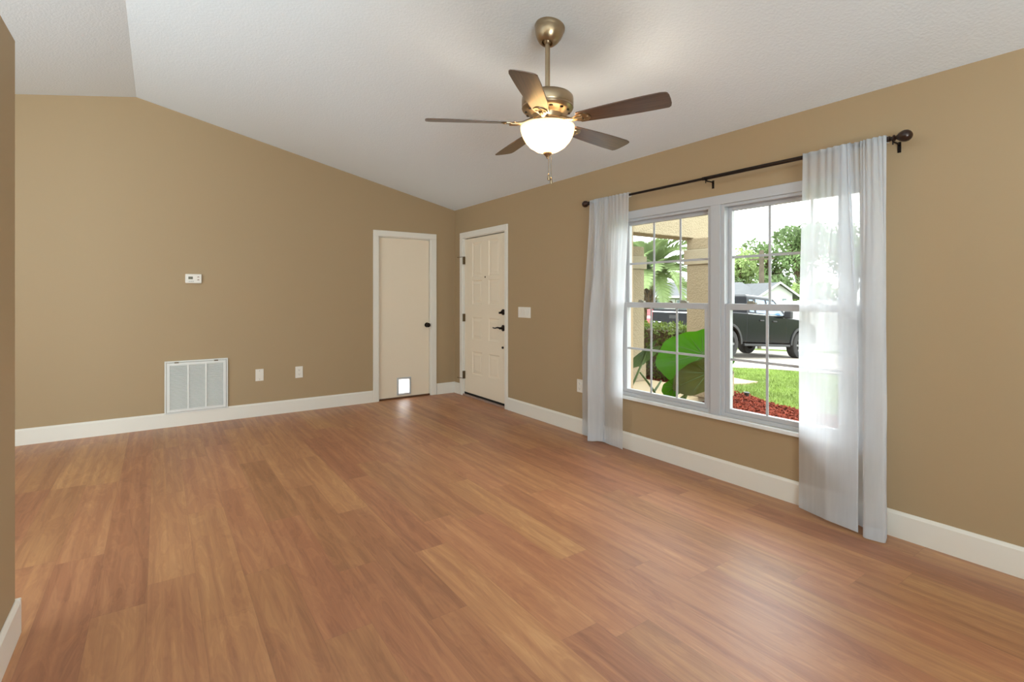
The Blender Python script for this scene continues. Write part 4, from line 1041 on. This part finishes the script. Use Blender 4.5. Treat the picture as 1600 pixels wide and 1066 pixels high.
for k in range(7):
    b = MB(); b.box((-6+k*2, -0.1, 0), (-5.88+k*2, 0.0, 2.45)); b.build('post', M['pole'], fen)
pole = empty('utility_pole', (43.44, 19.95, -1.95), 'weathered wooden utility pole behind the neighbour house', 'pole')
b = MB(); b.tube([(0, 0, 0), (0, 0, 7.5)], [0.28, 0.2], 12); b.build('shaft', M['pole'], pole, smooth=True)
b = MB(); b.box((-0.06, -1.2, 6.6), (0.06, 1.2, 6.75)); b.build('crossarm', M['pole'], pole)
def tree(x, y, zg, blobs, n, leaf, m, label, seed):
    o = empty('oak_tree', (x, y, zg), label, 'tree', 'trees across the street')
    V, F = leafcloud(n, blob_shape(blobs), leaf, seed); raw_mesh('foliage', V, F, m, o)
    b = MB(); top_ = max(b_[0][2] for b_ in blobs)
    b.tube([(0, 0, 0), (0.1, 0.1, top_*0.3), (-0.1, 0, top_*0.6), (0, 0.1, top_*0.9)], [0.4, 0.32, 0.22, 0.08], 10)
    for c, R_, sq in blobs: b.tube([(0, 0, top_*0.3), (c[0]*0.5, c[1]*0.5, c[2]*0.75), c], [0.2, 0.12, 0.04], 6)
    b.build('trunk', M['bark'], o, smooth=True)
def crown(R_, zc_, k, seed):
    r = random.Random(seed); out = []
    for _ in range(k):
        a = r.uniform(0, 6.28); d = r.uniform(0, R_*0.75); out.append(((d*math.cos(a), d*math.sin(a), zc_+r.uniform(-0.55, 0.55)*R_), R_*r.uniform(0.28, 0.5), 0.85))
    return out
# (x, y, ground, crown radius, crown height, leaves, material, label)
for i, (x, y, zg, R_, zc_, n, mm, lb) in enumerate([
    (53.2, 28.4, -2.0, 2.9, 6.6, 3600, 'oak_light', 'pale green round-topped tree, leftmost above the neighbour roof'),
    (60.5, 28.6, -2.05, 3.6, 7.2, 4200, 'oak', 'grey green tree behind the utility pole'),
    (57.5, 23.2, -2.05, 3.5, 9.0, 5200, 'oak', 'tallest dark green tree right of the utility pole'),
    (74.0, 24.0, -2.1, 5.0, 9.6, 5200, 'oak', 'broad dark green tree seen through the right curtain'),
    (50.0, 21.5, -2.0, 2.6, 3.4, 3600, 'oak', 'low dark green tree just behind the white gable'),
    (43.8, 15.0, -1.9, 2.2, 2.7, 3200, 'oak_light', 'low bright green tree right of the white gable'),
    (46.5, 26.5, -1.9, 2.8, 4.6, 3000, 'oak', 'dark tree behind the roof at the foot of the pole'),
    (36.0, 29.5, -1.8, 3.4, 4.6, 3600, 'oak', 'dark green tree beyond the palm fronds')]):
    tree(x, y, zg, crown(R_, zc_, 20, 50+i), int(n*0.62), 0.27, M[mm], lb, 80+i)
